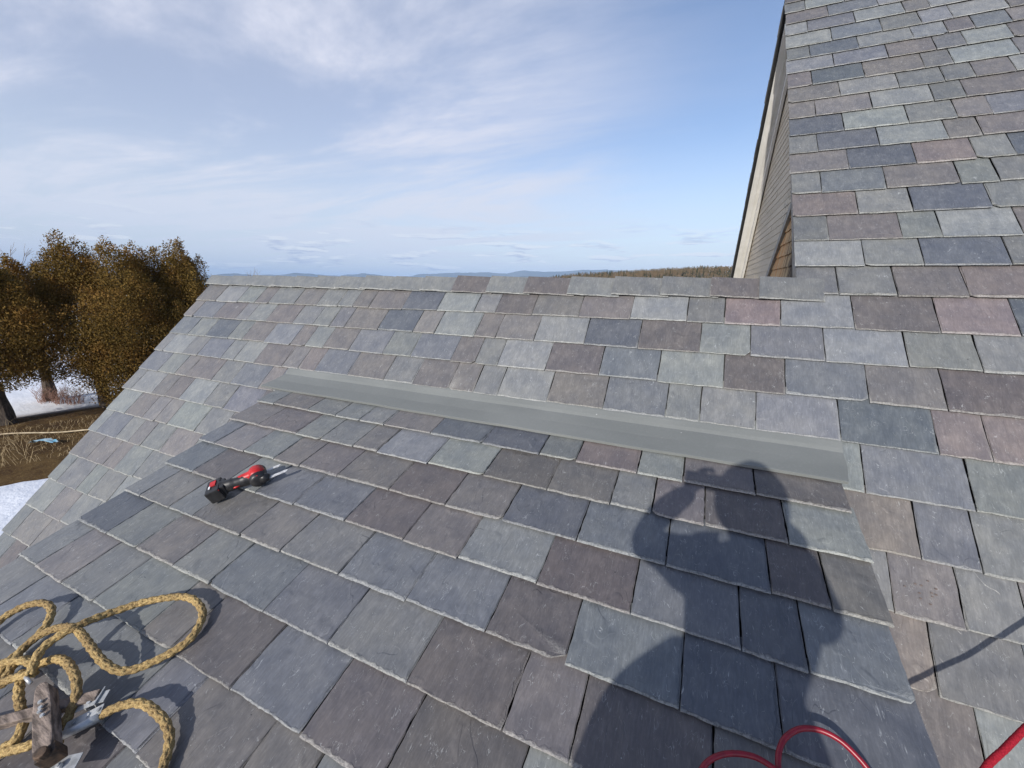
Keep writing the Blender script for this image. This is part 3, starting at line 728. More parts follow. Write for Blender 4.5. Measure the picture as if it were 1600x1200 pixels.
# head: motor body lying across
mb = MB(); mb.tube([TP(.195, .045, .046), TP(.20, .04, .046), TP(.205, -.01, .046), TP(.21, -.05, .044), TP(.212, -.06, .044)], [.026, .039, .043, .041, .030], 18)
motor = mb.build('motor_housing', BLACK, saw, smooth=True)
mb = MB(); mb.tube([TP(.193, .036, .052), TP(.197, .03, .053), TP(.201, .0, .054), TP(.204, -.018, .052), TP(.205, -.024, .050)], [.033, .0395, .0425, .0405, .035], 18)
mb.build('motor_cover', REDP, motor, smooth=True)
mb = MB(); mb.tube([TP(.232, -.052, .044), TP(.236, -.052, .044)], [.004, .003], 6); mb.box(TP(.214, -.053, .070), (.012, .004, .022), ROT)
mb.build('cover_accent', REDP, motor, bevel=.0008)
mb = MB(); mb.box(TP(.200, .012, .0885), (.014, .016, .002), ROT @ Matrix.Rotation(R(3), 3, 'X')); mb.build('painted_glint', WHITEP, motor)  # small white plate stands in for a highlight on the red cover
mb = MB(); mb.tube([TP(.178, .052, .046), TP(.178, .064, .046)], [.026, .022], 14); mb.tube([TP(.178, .066, .046), TP(.178, .074, .046)], [.014, .012], 10)
mb.build('blade_clamp', STEEL, saw, smooth=False)
# nose and toothed blade
mb = MB(); mb.tube([TP(.225, -.035, .044), TP(.245, -.040, .040), TP(.262, -.042, .036)], [.030, .024, .017], 12); mb.build('nose', BLACK, saw, smooth=True)
def toothed(u0, v0, L, wd, ang, hh, name):
    c, s_ = math.cos(ang), math.sin(ang); out = []
    n = 16
    for i in range(n):
        out.append((L * i / n, -wd / 2 - .0035)); out.append((L * (i + .5) / n, -wd / 2))
    out += [(L, -wd / 2 + .002), (L + .008, 0), (L, wd / 2)]; out += [(0, wd / 2)]
    U = Tu * c + Tv * s_; V = -Tu * s_ + Tv * c
    mb = MB(); mb.prism(out, .0028, TP(u0, v0, hh), U, V, Tw); return mb.build(name, BLADE, saw)
toothed(.255, -.043, .092, .017, R(6), .034, 'blade')
toothed(.225, .034, .080, .015, R(8), .030, 'guide_shoe')

# ------------------------------------------------------------------ golden rope
def rope_material(name, c1, c2, dirt):
    m = Mat(name, .75, .3); v = m.coord()
    z1 = m.noise(m.mapping(v, (1, 1, 1)), 160, 5, .75); z2 = m.noise(v, 7, 4, .6); z3 = m.noise(v, 420, 3, .7)
    c = m.mix(m.ramp(z1, .34, .64), c1, c2); c = m.mix(m.ramp(z2, .38, .60, 0, .9), c, m.mix(m.ramp(z1, .35, .6), dirt, m.mix(.5, dirt, c2)))
    c = m.mix(m.ramp(z3, .6, .72, 0, .5), c, (.66, .52, .27))
    m.base(c); m.bump(m.math('ADD', z1, m.math('MULTIPLY', z3, .6)), .9, .004); return m.m
ROPEM = rope_material('golden_braided_rope', (.26, .165, .065), (.60, .44, .19), (.14, .085, .04))
rope = empty('golden_rope', 'thick golden braided rope lying in loose loops in the bottom left corner', 'rope', tuple(FB(-1.9, 0, 0)))
rr_ = .0118
for key, pth in ROPE.items():
    mb = MB(); P = smoothpath([FB(x, s, max(h, .008)) for x, s, h in pth], 14)
    # four fat strands laid round each other, each a tube of its own inside one mesh
    dist = [0]
    for i in range(1, len(P)): dist.append(dist[-1] + (P[i] - P[i - 1]).length)
    # frames
    T = [(P[min(i + 1, len(P) - 1)] - P[max(i - 1, 0)]).normalized() for i in range(len(P))]
    # resample finely
    N = max(20, int(dist[-1] / .0045)); Q = []; TT = []
    j = 0
    for i in range(N + 1):
        t = dist[-1] * i / N
        while j < len(dist) - 2 and dist[j + 1] < t: j += 1
        f = (t - dist[j]) / max(1e-9, dist[j + 1] - dist[j]); Q.append(P[j].lerp(P[j + 1], f)); TT.append(T[j].lerp(T[j + 1], f).normalized())
    u = (NB - TT[0] * NB.dot(TT[0])).normalized(); U = []
    for i in range(N + 1):
        u = (u - TT[i] * u.dot(TT[i])).normalized(); U.append(u.copy())
    for k in range(8):                     # braid: four strands each way
        sgn = 1 if k % 2 else -1; ph = (k // 2) * math.pi / 2 + (math.pi / 4 if k % 2 else 0)
        pts = []
        for i in range(N + 1):
            t = dist[-1] * i / N; a = ph + sgn * t / .021
            w_ = TT[i].cross(U[i]); rad = rr_ * (.64 + .10 * math.cos(2 * a * 2 + k * math.pi)) 
            pts.append(Q[i] + U[i] * math.cos(a) * rad + w_ * math.sin(a) * rad)
        mb.tube(pts, .0062, 6, caps=True, jit=.25)
    # loose fibres
    for i in range(int(dist[-1] * 700)):
        q = rnd.randrange(N); a = rnd.uniform(0, 6.283); w_ = TT[q].cross(U[q]); o = U[q] * math.cos(a) + w_ * math.sin(a)
        p = Q[q] + o * rr_ * 1.15; d1 = (o * .6 + TT[q] * rnd.uniform(-1.2, 1.2) + w_ * rnd.uniform(-.5, .5)).normalized() * rnd.uniform(.003, .008)
        e = TT[q].cross(d1).normalized() * .0004
        mb.add([p - e, p + e, p + d1], [(0, 1, 2)])
    mb.build('rope_strand', ROPEM, rope, smooth=True, fix=False)

# ------------------------------------------------------------------ wooden roof jack the rope is tied to
WOOD = simple('weathered_grey_wood', (.075, .058, .048), (.27, .215, .18), 14, .85, .9, .008, (1, 4, 4), detail=8)
GALV = simple('galvanised_steel', (.30, .31, .31), (.52, .53, .53), 30, .48, .3, .001, metal=.5)
RUST = simple('dark_rusty_iron', (.03, .024, .02), (.11, .07, .045), 40, .7, .4, .002, metal=.3)
def pB(px_, s_, h): return FB(px_, s_, h)
jack = empty('wooden_roof_jack', 'weathered wooden roof jack with steel straps, tangled in golden rope', 'roof jack', tuple(FB(-1.85, -.2, 0)))
def bdir(a, b):
    d_ = (Vector(FB(b[0], b[1], b[2])) - Vector(FB(a[0], a[1], a[2]))); return d_.normalized(), d_.length
def bar(mb, a, b, wd, th, taper=1.0):
    A_, B_ = FB(*a), FB(*b); U = (B_ - A_).normalized(); V = NB.cross(U).normalized(); W_ = U.cross(V)
    mb.box((A_ + B_) / 2, ((B_ - A_).length, wd, th), Matrix((U, V, W_)).transposed(), taper)
    return U, V, W_
# main block: rounded top end, faces split by weather
mb = MB(); A_, B_ = FB(-1.842, -.115, .078), FB(-1.588, -.203, .078); U = (B_ - A_).normalized(); V = NB.cross(U).normalized(); W_ = U.cross(V)
L_ = (B_ - A_).length
out = [(0.004, -.010), (.0, 0), (.008, .011), (.026, .018), (.06, .020), (.12, .0225), (L_ - .02, .0225), (L_, .019), (L_, -.020), (L_ - .02, -.0225), (.12, -.0225), (.06, -.019), (.024, -.017), (.010, -.013)]
mb.prism(out, .048, A_ - W_ * .018, U, V, W_); bl = mb.build('wooden_block', WOOD, jack, bevel=.004)
mb = MB(); bar(mb, (-2.05, -.345, .060), (-1.652, -.062, .052), .032, .028); mb.build('cross_bar', WOOD, jack, bevel=.003)
mb = MB(); bar(mb, (-1.668, -.080, .054), (-1.628, -.052, .052), .036, .004); bar(mb, (-1.655, -.066, .030), (-1.645, -.060, .062), .05, .004); mb.build('end_strap', GALV, jack, bevel=.001)
mb = MB(); bar(mb, (-1.600, -.196, .075), (-1.566, -.208, .075), .048, .056); mb.tube([FB(-1.575, -.205, .10), FB(-1.57, -.206, .125)], .016, 12)
mb.build('iron_end_cap', RUST, jack, bevel=.005)
# long steel strap with rivets
mb = MB(); U, V, W_ = bar(mb, (-1.672, -.155, .040), (-1.60, -.078, .050), .030, .003)
for t in (.25, .62, .9):
    p = FB(-1.672, -.155, .040).lerp(FB(-1.60, -.078, .050), t); mb.tube([p, p + W_ * .006], .0055, 10)
mb.build('steel_strap', GALV, jack, bevel=.0006)
mb = MB(); bar(mb, (-1.685, -.11, .052), (-1.638, -.072, .060), .026, .003); p = FB(-1.655, -.086, .059); mb.tube([p, p + NB * .006], .006, 10)
mb.build('steel_strap', GALV, jack, bevel=.0006)
mb = MB(); bar(mb, (-1.585, -.235, .055), (-1.515, -.185, .040), .052, .004); p = FB(-1.548, -.209, .05); mb.tube([p, p + NB * .010], .009, 6); mb.tube([p + NB * .01, p + NB * .014], .005, 10)
mb.build('corner_plate', GALV, jack, bevel=.001)
mb = MB(); p = FB(-1.70, -.155, .1085); 
for q in ((-1.735, -.150), (-1.722, -.157), (-1.700, -.158), (-1.757, -.143)):
    p = FB(q[0], q[1], .1145); mb.tube([p, p + NB * .004], [.007, .005], 8)
mb.build('screw_head', GALV, bl)
# rope end: swaged steel ferrule
mb = MB(); mb.tube([FB(-1.690, -.200, .034), FB(-1.640, -.150, .036), FB(-1.596, -.092, .036)], [.0115, .0125, .0150], 16)
mb.build('steel_ferrule', GALV, rope, smooth=True)
mb = MB(); mb.tube([FB(-1.93, -.128, .10), FB(-1.90, -.128, .11), FB(-1.885, -.13, .10)], .006, 8); mb.build('wire_tie', GALV, rope, smooth=True)

# ------------------------------------------------------------------ red hose
m = Mat('red_rubber_hose', .36, .5); v = m.coord(); z1 = m.noise(v, 60, 4, .6)
m.base(m.mix(m.ramp(z1, .35, .65), (.19, .005, .016), (.25, .008, .021))); m.bump(z1, .15, .001); HOSE = m.m
hose = empty('red_air_hose', 'glossy red hose looping up from the bottom edge of the roof', 'hose', tuple(FB(.3, .45, 0)))
mb = MB(); pth = [(.03, .10, .012), (.07, .26, .012)] + HOSE_A + [(.322, .470, .018), (.325, .42, .012), (.30, .30, .012)]
mb.tube(smoothpath([FB(a, b, h + .002) for a, b, h in pth], 10), .0068, 16); mb.build('hose_loop', HOSE, hose, smooth=True)
mb = MB(); pth = [(.24, .30, .012), (.30, .40, .012)] + HOSE_B + [(.55, .50, .012), (.56, .35, .012), (.46, .22, .012)]
mb.tube(smoothpath([FB(a, b, h + .002) for a, b, h in pth], 10), .0068, 16); mb.build('hose_loop', HOSE, hose, smooth=True)
m = Mat('red_woven_cord', .85, .2); v = m.coord(); z1 = m.noise(v, 240, 4, .75)
m.base(m.mix(m.ramp(z1, .3, .7), (.20, .005, .014), (.42, .02, .035))); m.bump(z1, .8, .002); CORD = m.m
mb = MB(); pth = [(.72, .99, -1.42), (.727, 1.055, -1.30), (.750, 1.128, -1.205), (.7894, 1.1859, -1.1692), (.847, 1.2434, -1.1473), (.9084, 1.3061, -1.1267), (.99, 1.385, -1.099), (1.10, 1.50, -1.045), (1.30, 1.70, -.93), (1.62, 2.02, -.66)]
mb.tube(smoothpath(pth, 12), .0078, 14, lobes=8, depth=.06, twist=60, jit=.05)
cord = tag(mb.build('red_rope', CORD, None, smooth=True), 'fuzzy red rope stretched through the air at the bottom right corner', 'rope')

# ------------------------------------------------------------------ photographer (stands behind the lens; only the shadow falls into the picture)
JACKET = simple('dark_canvas_jacket', (.05, .045, .04), (.075, .065, .055), 60, .9, .4, .002)
TROUS = simple('brown_work_trousers', (.10, .075, .05), (.14, .105, .07), 60, .9, .4, .002)
SKIN = simple('skin', (.50, .30, .22), (.58, .36, .27), 30, .6)
BOOT = simple('leather_boot', (.09, .05, .025), (.13, .075, .04), 30, .6, .3, .002)
KNIT = simple('dark_knit_cap', (.03, .035, .045), (.05, .055, .065), 90, .95, .6, .003)
def skin_body(name, chains, mat, parent=None, sub=2, root=0):
    """chains: list of [(co, radius)...]; a point already used joins the chains"""
    vs = []; rad = []; ed = []; idx = {}
    for ch in chains:
        prev = None
        for co, r in ch:
            key = tuple(round(c, 4) for c in co)
            if key not in idx: idx[key] = len(vs); vs.append(co); rad.append(r)
            i = idx[key]
            if prev is not None and prev != i: ed.append((prev, i))
            prev = i
    me = bpy.data.meshes.new(name); me.from_pydata(vs, ed, []); o = link(name, me, mat, parent)
    o.modifiers.new('skin', 'SKIN').use_smooth_shade = True
    for i, r in enumerate(rad):
        sv = me.skin_vertices[0].data[i]; sv.radius = (r, r) if not isinstance(r, tuple) else r; sv.use_root = (i == root)
    s_ = o.modifiers.new('sub', 'SUBSURF'); s_.levels = sub; s_.render_levels = sub
    return o
def onroof(x, y): return FB(x, (y - DB * math.sin(AB)) / math.cos(AB), 0).z
fl_ = (-.16, -.30, onroof(-.16, -.30) + .10); fr_ = (.24, -.50, onroof(.24, -.50) + .10)
PEL = (.06, -.44, -.70)
person = skin_body('person', [
    [(PEL, .150), ((.075, -.43, -.55), .150), ((.10, -.42, -.36), .165), ((.150, -.42, -.18), .165), ((.17, -.41, -.05), .115), ((.17, -.40, .06), .062), ((.165, -.375, .12), .07)],
    [((.150, -.42, -.18), .165), ((.0, -.41, -.15), .085), ((-.145, -.35, -.175), .074), ((-.262, -.27, -.185), .064), ((-.211, -.19, -.110), .058), ((-.145, -.11, -.060), .054), ((-.085, -.05, -.030), .040)],
    [((.150, -.42, -.18), .165), ((.30, -.42, -.085), .085), ((.335, -.38, -.22), .070), ((.325, -.33, -.28), .064), ((.22, -.22, -.20), .050), ((.13, -.10, -.09), .036)],
    [(PEL, .150), ((-.08, -.43, -.80), .120), ((-.16, -.30, -1.15), .085), ((-.17, -.36, -1.42), .062), (fl_, .045)],
    [(PEL, .150), ((.16, -.46, -.80), .115), ((.24, -.42, -1.20), .085), ((.245, -.50, -1.48), .062), (fr_, .045)],
], JACKET)
tag(person, 'person in a dark hooded jacket and knit cap standing on the slates behind a phone', 'person')
# head with features
HC = Vector((.118, -.335, .165)); bmh = bmesh.new(); bmesh.ops.create_uvsphere(bmh, u_segments=28, v_segments=20, radius=1.0)
for q in bmh.verts:
    x, y, z = q.co; X = x * .076; Y = y * .098; Z = z * .118
    if z < -.2: X *= 1 + .35 * (z + .2); Y *= 1 + .12 * (z + .2)
    if y > .75 and abs(x) < .22 and -.35 < z < .15: Y += .022 * (1 - abs(x) / .22) * (1 - (z + .1) ** 2 * 3)      # nose
    if y > .6 and .02 < z < .25 and .2 < abs(x) < .5: Y -= .008                                                  # eye sockets
    if y > .6 and -.62 < z < -.45 and abs(x) < .35: Y += .005                                                     # lips
    if y > .5 and z < -.75: Y += .012
    q.co = HC + Matrix.Rotation(R(14), 3, 'Z') @ Vector((X, Y, Z))
me = bpy.data.meshes.new('head'); bmh.to_mesh(me); bmh.free(); head = link('head', me, SKIN, person, True)
HR = Matrix.Rotation(R(14), 3, 'Z')
for sx_ in (-1, 1):
    mb = MB(); mb.tube([HC + HR @ Vector((sx_ * .074, -.005, -.025)), HC + HR @ Vector((sx_ * .086, -.012, .0)), HC + HR @ Vector((sx_ * .080, -.008, .028))], [.008, .013, .009], 8, ry=.6); mb.build('ear', SKIN, head, smooth=True)
    mb = MB(); mb.tube([HC + HR @ Vector((sx_ * .028, .083, .018)), HC + HR @ Vector((sx_ * .028, .089, .018))], [.009, .005], 8); mb.build('eye', BLACK, head, smooth=True)
bmh = bmesh.new(); bmesh.ops.create_uvsphere(bmh, u_segments=28, v_segments=16, radius=1.0)
bmesh.ops.delete(bmh, geom=[q for q in bmh.verts if q.co.z < -.05], context='VERTS')
for q in bmh.verts:
    k = .004 * math.sin(math.atan2(q.co.y, q.co.x) * 22); q.co = HC + Vector((q.co.x * (.090 + k), q.co.y * (.110 + k) - .004, .028 + q.co.z * .092))
me = bpy.data.meshes.new('knit_cap'); bmh.to_mesh(me); bmh.free(); link('knit_cap', me, KNIT, person, True)
# hood drawn over the cap, open in front
bmh = bmesh.new(); bmesh.ops.create_uvsphere(bmh, u_segments=32, v_segments=20, radius=1.0)
bmesh.ops.delete(bmh, geom=[q for q in bmh.verts if q.co.y > .62 and q.co.z < .72], context='VERTS')
for q in bmh.verts:
    z = q.co.z; k = 1.0 + (.16 * max(0, -z)); q.co = Vector((.112, -.375, .125)) + Vector((q.co.x * .136 * k, q.co.y * .140, z * .162))
me = bpy.data.meshes.new('hood'); bmh.to_mesh(me); bmh.free(); hd_ = link('hood', me, JACKET, person, True); sm = hd_.modifiers.new('thick', 'SOLIDIFY'); sm.thickness = .008; sm.offset = 0
mb = MB(); ring = [Vector((.165 + .100 * math.cos(a), -.42 + .09 * math.sin(a), .0 + .02 * math.sin(a))) for a in [i * math.pi / 8 for i in range(17)]]
mb.tube(ring, .038, 10); mb.build('collar', JACKET, person, smooth=True)
skin_body('jacket_hem', [[((.05, -.43, -.42), .15), ((-.02, -.43, -.52), .165), ((-.10, -.43, -.60), .19), ((-.11, -.43, -.70), .205), ((-.07, -.43, -.80), .19)]], JACKET, person)
skin_body('jacket_hem', [[((.12, -.43, -.42), .15), ((.18, -.43, -.55), .165), ((.18, -.43, -.70), .17), ((.18, -.43, -.80), .17)]], JACKET, person)
skin_body('trouser_leg', [[((-.08, -.43, -.82), .122), ((-.16, -.30, -1.15), .09), ((-.17, -.36, -1.42), .068), (fl_, .055)]], TROUS, person)
skin_body('trouser_leg', [[((.16, -.46, -.82), .118), ((.24, -.42, -1.20), .09), ((.245, -.50, -1.48), .068), (fr_, .055)]], TROUS, person)
mb = MB(); mb.box((-.20, -.55, -.74), (.16, .08, .20), Matrix.Rotation(R(6), 3, 'Y')); mb.build('tool_pouch', BOOT, person, bevel=.02)
for f_ in (fl_, fr_):
    fx_, fy_, fz_ = f_
    def rp(dx, dy, h): 
        X = FB(fx_ + dx, (fy_ + dy - DB * math.sin(AB)) / math.cos(AB), h); return (X.x, X.y, X.z)
    skin_body('boot', [[((fx_, fy_, fz_ + .08), .056), ((fx_, fy_, fz_), .052), (rp(0, -.03, .05), .048), (rp(0, .06, .045), .046), (rp(0, .15, .036), .036)]], BOOT, person)
def hand(wrist, dirs, palm_n, curl, name='hand', parent=person):
    """dirs: unit vector along the palm; palm_n: palm normal; curl: finger bend"""
    w0 = Vector(wrist); d0 = Vector(dirs).normalized(); n0 = Vector(palm_n); n0 = (n0 - d0 * n0.dot(d0)).normalized(); s0 = d0.cross(n0)
    ch = []; p0 = tuple(w0); p1 = tuple(w0 + d0 * .045); p2v = w0 + d0 * .085
    ch.append([(p0, .024), (p1, .026), (tuple(p2v), .018)])
    for i, L3 in enumerate((.072, .082, .076, .060)):
        off = (i - 1.5) * .019; base_ = p2v + s0 * off; pts = [(tuple(p2v), .018), (tuple(base_), .0105)]; a = curl * .4; q = base_
        for j in range(3):
            dd_ = d0 * math.cos(a) + n0 * math.sin(a); q = q + dd_ * L3 * (.42, .32, .26)[j]; pts.append((tuple(q), (.0092, .0085, .0075)[j])); a += curl
        ch.append(pts)
    t0 = w0 + d0 * .03 - s0 * .028; t1 = t0 - s0 * .022 + d0 * .03 + n0 * .008; t2 = t1 + d0 * .028 + n0 * .014
    ch.append([(p1, .026), (tuple(t0), .013), (tuple(t1), .0105), (tuple(t2), .0085)])
    return skin_body(name, ch, SKIN, parent, sub=2)
hand((-.090, -.050, -.040), (.10, .16, .40), (.9, .1, -.3), .85)
hand((.13, -.10, -.09), (-.55, .42, .62), (-.5, .2, -.3), .75)
# the phone they hold
ph = empty('phone', 'black phone held up in front of the face by the person', 'phone', (-.05, -.010, -.02))
mb = MB(); mb.box((-.046, -.0125, .002), (.168, .010, .080)); mb.build('phone_body', BLACK, ph, bevel=.003)
mb = MB(); mb.box((-.046, -.0180, .002), (.156, .0006, .070)); mb.build('phone_screen', simple('dark_glass', (.01, .01, .012), (.012, .012, .014), 5, .1), ph)
for lx, lz in ((0, 0), (-.016, -.003), (-.008, -.018)):
    mb = MB(); mb.tube([(lx, -.0085, lz), (lx, -.0062, lz)], .0065, 16); mb.build('lens_ring', STEEL, ph)

# ------------------------------------------------------------------ ground
GZ = -7.5
def gheight(x, y):
    d_ = math.hypot(x, y)
    if d_ < 300:
        h = GZ + .35 * noise.noise(Vector((x * .05, y * .05, 0))) + .06 * noise.noise(Vector((x * .4, y * .4, 3)))
        if d_ < 45: return h
        return h - (d_ - 45) * .035
    h = GZ - 255 * .035 - (d_ - 300) * .05
    return max(h, -60)
def terrain(name, rings, nseg, hf, mat, a0=0, a1=2 * math.pi):
    vs = []; fs = []
    for r0 in rings:
        for i in range(nseg + 1):
            a = a0 + (a1 - a0) * i / nseg; x, y = r0 * math.sin(a), r0 * math.cos(a); vs.append((x, y, hf(x, y)))
    n = nseg + 1
    for j in range(len(rings) - 1):
        for i in range(nseg): fs.append((j * n + i, j * n + i + 1, (j + 1) * n + i + 1, (j + 1) * n + i))
    mb = MB(); mb.add(vs, fs); return mb.build(name, mat, None, smooth=True)
m = Mat('winter_ground', .95, .1); v = m.coord()
z0 = m.noise(v, .9, 6, .65); z1 = m.noise(m.mapping(v, (1, 1, 1)), 14, 6, .75); z2 = m.noise(v, .06, 5, .6); z3 = m.noise(v, .004, 5, .6)
c = m.mix(m.ramp(z0, .35, .65), (.050, .026, .012), (.115, .070, .028)); c = m.mix(m.ramp(z1, .45, .7, 0, .7), c, (.215, .150, .065))
# beyond the yard: fields, part snow covered
sx = m.n('ShaderNodeVectorMath', operation='LENGTH'); m.l(v, sx.inputs[0]); dist_ = sx.outputs['Value']
far = m.ramp(dist_, 42, 60)
field = m.mix(m.ramp(z3, .42, .56), m.mix(m.ramp(z2, .4, .6), (.10, .085, .045), (.20, .16, .09)), (.70, .72, .76))
near_snow = m.math('MULTIPLY', m.ramp(dist_, 34.5, 36), m.ramp(z2, .30, .40))
c = m.mix(near_snow, c, (.80, .82, .86)); c = m.mix(far, c, m.mix(m.ramp(dist_, 300, 900), (.80, .82, .86), field))
m.base(c); m.bump(m.math('ADD', z0, z1), .6, .05); GROUND = m.m
rings = [.5] + [2 * k for k in range(1, 30)] + [60 * 1.22 ** k for k in range(30)]
tag(terrain('ground', rings, 140, gheight, GROUND), kind='structure')
# snow bank in the yard nearest the house
m = Mat('snow', .75, .3); v = m.coord(); z1 = m.noise(v, 1.2, 5, .6); z2 = m.noise(v, 12, 5, .7)
m.base(m.mix(m.ramp(z2, .4, .8), (.80, .83, .88), (.72, .76, .83))); m.bump(m.math('ADD', m.math('MULTIPLY', z1, 4), z2), .5, .05); SNOW = m.m
def snowsheet(cx_, cy_, rx, ry, seed, name='snow_patch'):
    mb = MB(); nA, nR = 90, 14; vs = [(cx_, cy_, gheight(cx_, cy_) + .16)]
    for j in range(1, nR + 1):
        for i in range(nA):
            a = 2 * math.pi * i / nA; k = 1 + .16 * noise.noise(Vector((math.cos(a) * 1.6 + seed, math.sin(a) * 1.6, 0))) + .05 * noise.noise(Vector((math.cos(a) * 7 + seed, math.sin(a) * 7, 1)))
            t = j / nR; x = cx_ + rx * k * t * math.cos(a); y = cy_ + ry * k * t * math.sin(a)
            edge = 1 - t ** 6; vs.append((x, y, gheight(x, y) - .03 + .19 * edge + .05 * noise.noise(Vector((x * .5, y * .5, seed)))))
    fs = [(0, 1 + i, 1 + (i + 1) % nA) for i in range(nA)]
    for j in range(nR - 1):
        for i in range(nA): fs.append((1 + j * nA + i, 1 + (j + 1) * nA + i, 1 + (j + 1) * nA + (i + 1) % nA, 1 + j * nA + (i + 1) % nA))
    mb.add(vs, fs); o = mb.build(name, SNOW, None, smooth=True); return tag(o, kind='structure')
snowsheet(-17.2, 2.0, 6.4, 5.4, 1.0)
snowsheet(-44.5, 12.0, 10.5, 16, 4.0, 'snow_field')

# ------------------------------------------------------------------ trees
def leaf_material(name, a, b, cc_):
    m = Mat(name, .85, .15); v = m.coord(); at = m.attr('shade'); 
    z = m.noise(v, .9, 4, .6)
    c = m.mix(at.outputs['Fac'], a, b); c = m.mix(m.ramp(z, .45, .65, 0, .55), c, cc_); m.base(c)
    m.b.inputs['Transmission Weight'].default_value = 0
    return m.m
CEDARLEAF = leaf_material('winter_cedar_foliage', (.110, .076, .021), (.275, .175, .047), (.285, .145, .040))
BARK = simple('dark_bark', (.045, .035, .028), (.11, .085, .065), 6, .95, .8, .02, (3, 3, .6))
def cedar(x, y, H, W, label, seed, base=1.6, nleaf=9000, leaf=.17, twin=False, depth=None):
    r = random.Random(seed); gz = gheight(x, y); H *= .90; root = empty('cedar_tree', label, 'tree', (x, y, gz), 'cedars in a row beyond the yard')
    mb = MB(); sh_ = []
    # crown made of upright plumes grouped around the stem
    plumes = []
    for i in range(54):
        t = r.random() ** .8; z = base + (H - base) * t * .86
        prof = W * .5 * (1 - ((t - .25) / .80) ** 2 * .85 if t > .25 else .78 + .22 * t / .25)
        a = r.uniform(0, 6.283); rr = prof * r.uniform(.45, .86)
        plumes.append((rr * math.cos(a), rr * math.sin(a) * (depth or 1), z, r.uniform(.55, 1.0) * (1.15 - .5 * t) * W * .23, r.uniform(1.1, 2.0) * H / 9, r.random()))
    plumes += [(r.uniform(-.35, .35), r.uniform(-.3, .3), H * .84, W * .19, H * .14, .6), (r.uniform(-.7, .7), r.uniform(-.3, .3), H * .76, W * .24, H * .16, .5), (0, 0, H * .62, W * .30, H * .2, .4), (0, 0, H * .45, W * .34, H * .22, .3), (0, 0, H * .28, W * .30, H * .14, .3)]
    per = nleaf // len(plumes)
    for px_, py_, pz, pr, ph_, tone in plumes:
        for _ in range(per):
            u = r.uniform(-1, 1); a = r.uniform(0, 6.283); q = (1 - u * u) ** .5 * r.uniform(.30, 1.08)
            X = x + px_ + pr * q * math.cos(a); Y = y + py_ + pr * q * math.sin(a); Z = gz + pz + ph_ * u * r.uniform(.8, 1.05)
            if Z < gz + base * .8: continue
            s_ = leaf * r.uniform(.5, 1.25); ta = a + r.uniform(-1.0, 1.0); up_ = Vector((math.cos(ta) * .5, math.sin(ta) * .5, r.uniform(.2, 1.2))).normalized()
            sd = Vector((-math.sin(ta), math.cos(ta), r.uniform(-.4, .4))).normalized(); p = Vector((X, Y, Z))
            mb.add([p - sd * s_ * .30, p + up_ * s_ * .45 - sd * s_ * .42, p + up_ * s_, p + up_ * s_ * .5 + sd * s_ * .36], [(0, 1, 2, 3)])
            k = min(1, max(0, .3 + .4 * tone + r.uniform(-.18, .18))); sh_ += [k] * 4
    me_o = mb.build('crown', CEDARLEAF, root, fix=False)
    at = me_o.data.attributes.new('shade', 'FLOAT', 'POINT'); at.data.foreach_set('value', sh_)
    tr = MB(); stems = [(0, 0)] if not twin else [(-.22, 0), (.28, .1)]
    for sx_, sy_ in stems:
        P = [Vector((x + sx_ * 1.3, y + sy_, gz - .2)), Vector((x + sx_, y + sy_, gz + base * .6)), Vector((x + sx_ * .8 + r.uniform(-.1, .1), y, gz + base * 1.6)), Vector((x + sx_ * .3, y, gz + H * .6)), Vector((x, y, gz + H * .9))]
        tr.tube(smoothpath(P, 5), [.30 * (1 - i / 22) * W / 5 + .03 for i in range(21)], 9, jit=.2)
        for i in range(7):
            z = base * r.uniform(.85, 1.6); a = r.uniform(0, 6.283); L2 = W * r.uniform(.22, .40)
            tr.tube([Vector((x + sx_, y + sy_, gz + z)), Vector((x + sx_ + L2 * .5 * math.cos(a), y + L2 * .5 * math.sin(a), gz + z + .25)), Vector((x + L2 * math.cos(a), y + L2 * math.sin(a), gz + z + .7))], [.05, .035, .015], 6)
    tr.build('trunk', BARK, root); return root
def polar(az, dd): return dd * math.sin(R(az)), dd * math.cos(R(az))
for i, (az, dd, H, W_, lab, base, nl, tw) in enumerate([
    (-77.3, 33.5, 9.35, 6.6, 'dark cedar with a leaning double trunk at the left edge', 2.3, 15000, True),
    (-73.9, 37.5, 9.1, 5.0, 'cedar second from the left with a bare straight trunk', 2.4, 9000, False),
    (-70.4, 33.8, 10.15, 4.9, 'tall narrow cedar with a ragged double tip, third from the left', 1.7, 11000, False),
    (-67.4, 32.0, 10.25, 5.3, 'broad cedar with a rounded tip in the middle of the clump', 1.0, 13000, False),
    (-64.7, 33.0, 10.15, 5.0, 'cedar just left of the clump\'s right-hand tree, behind the roof edge', 1.2, 11000, False),
    (-62.2, 32.3, 10.35, 4.2, 'rusty brown cedar at the right end of the clump, nearest the ridge', 1.0, 12000, False)]):
    x, y = polar(az, dd); cedar(x, y, H, W_ * (1.0 if i < 2 else 1.08), lab, 40 + i, base * (1 if i < 3 else .8), nl * 6, .098, tw)
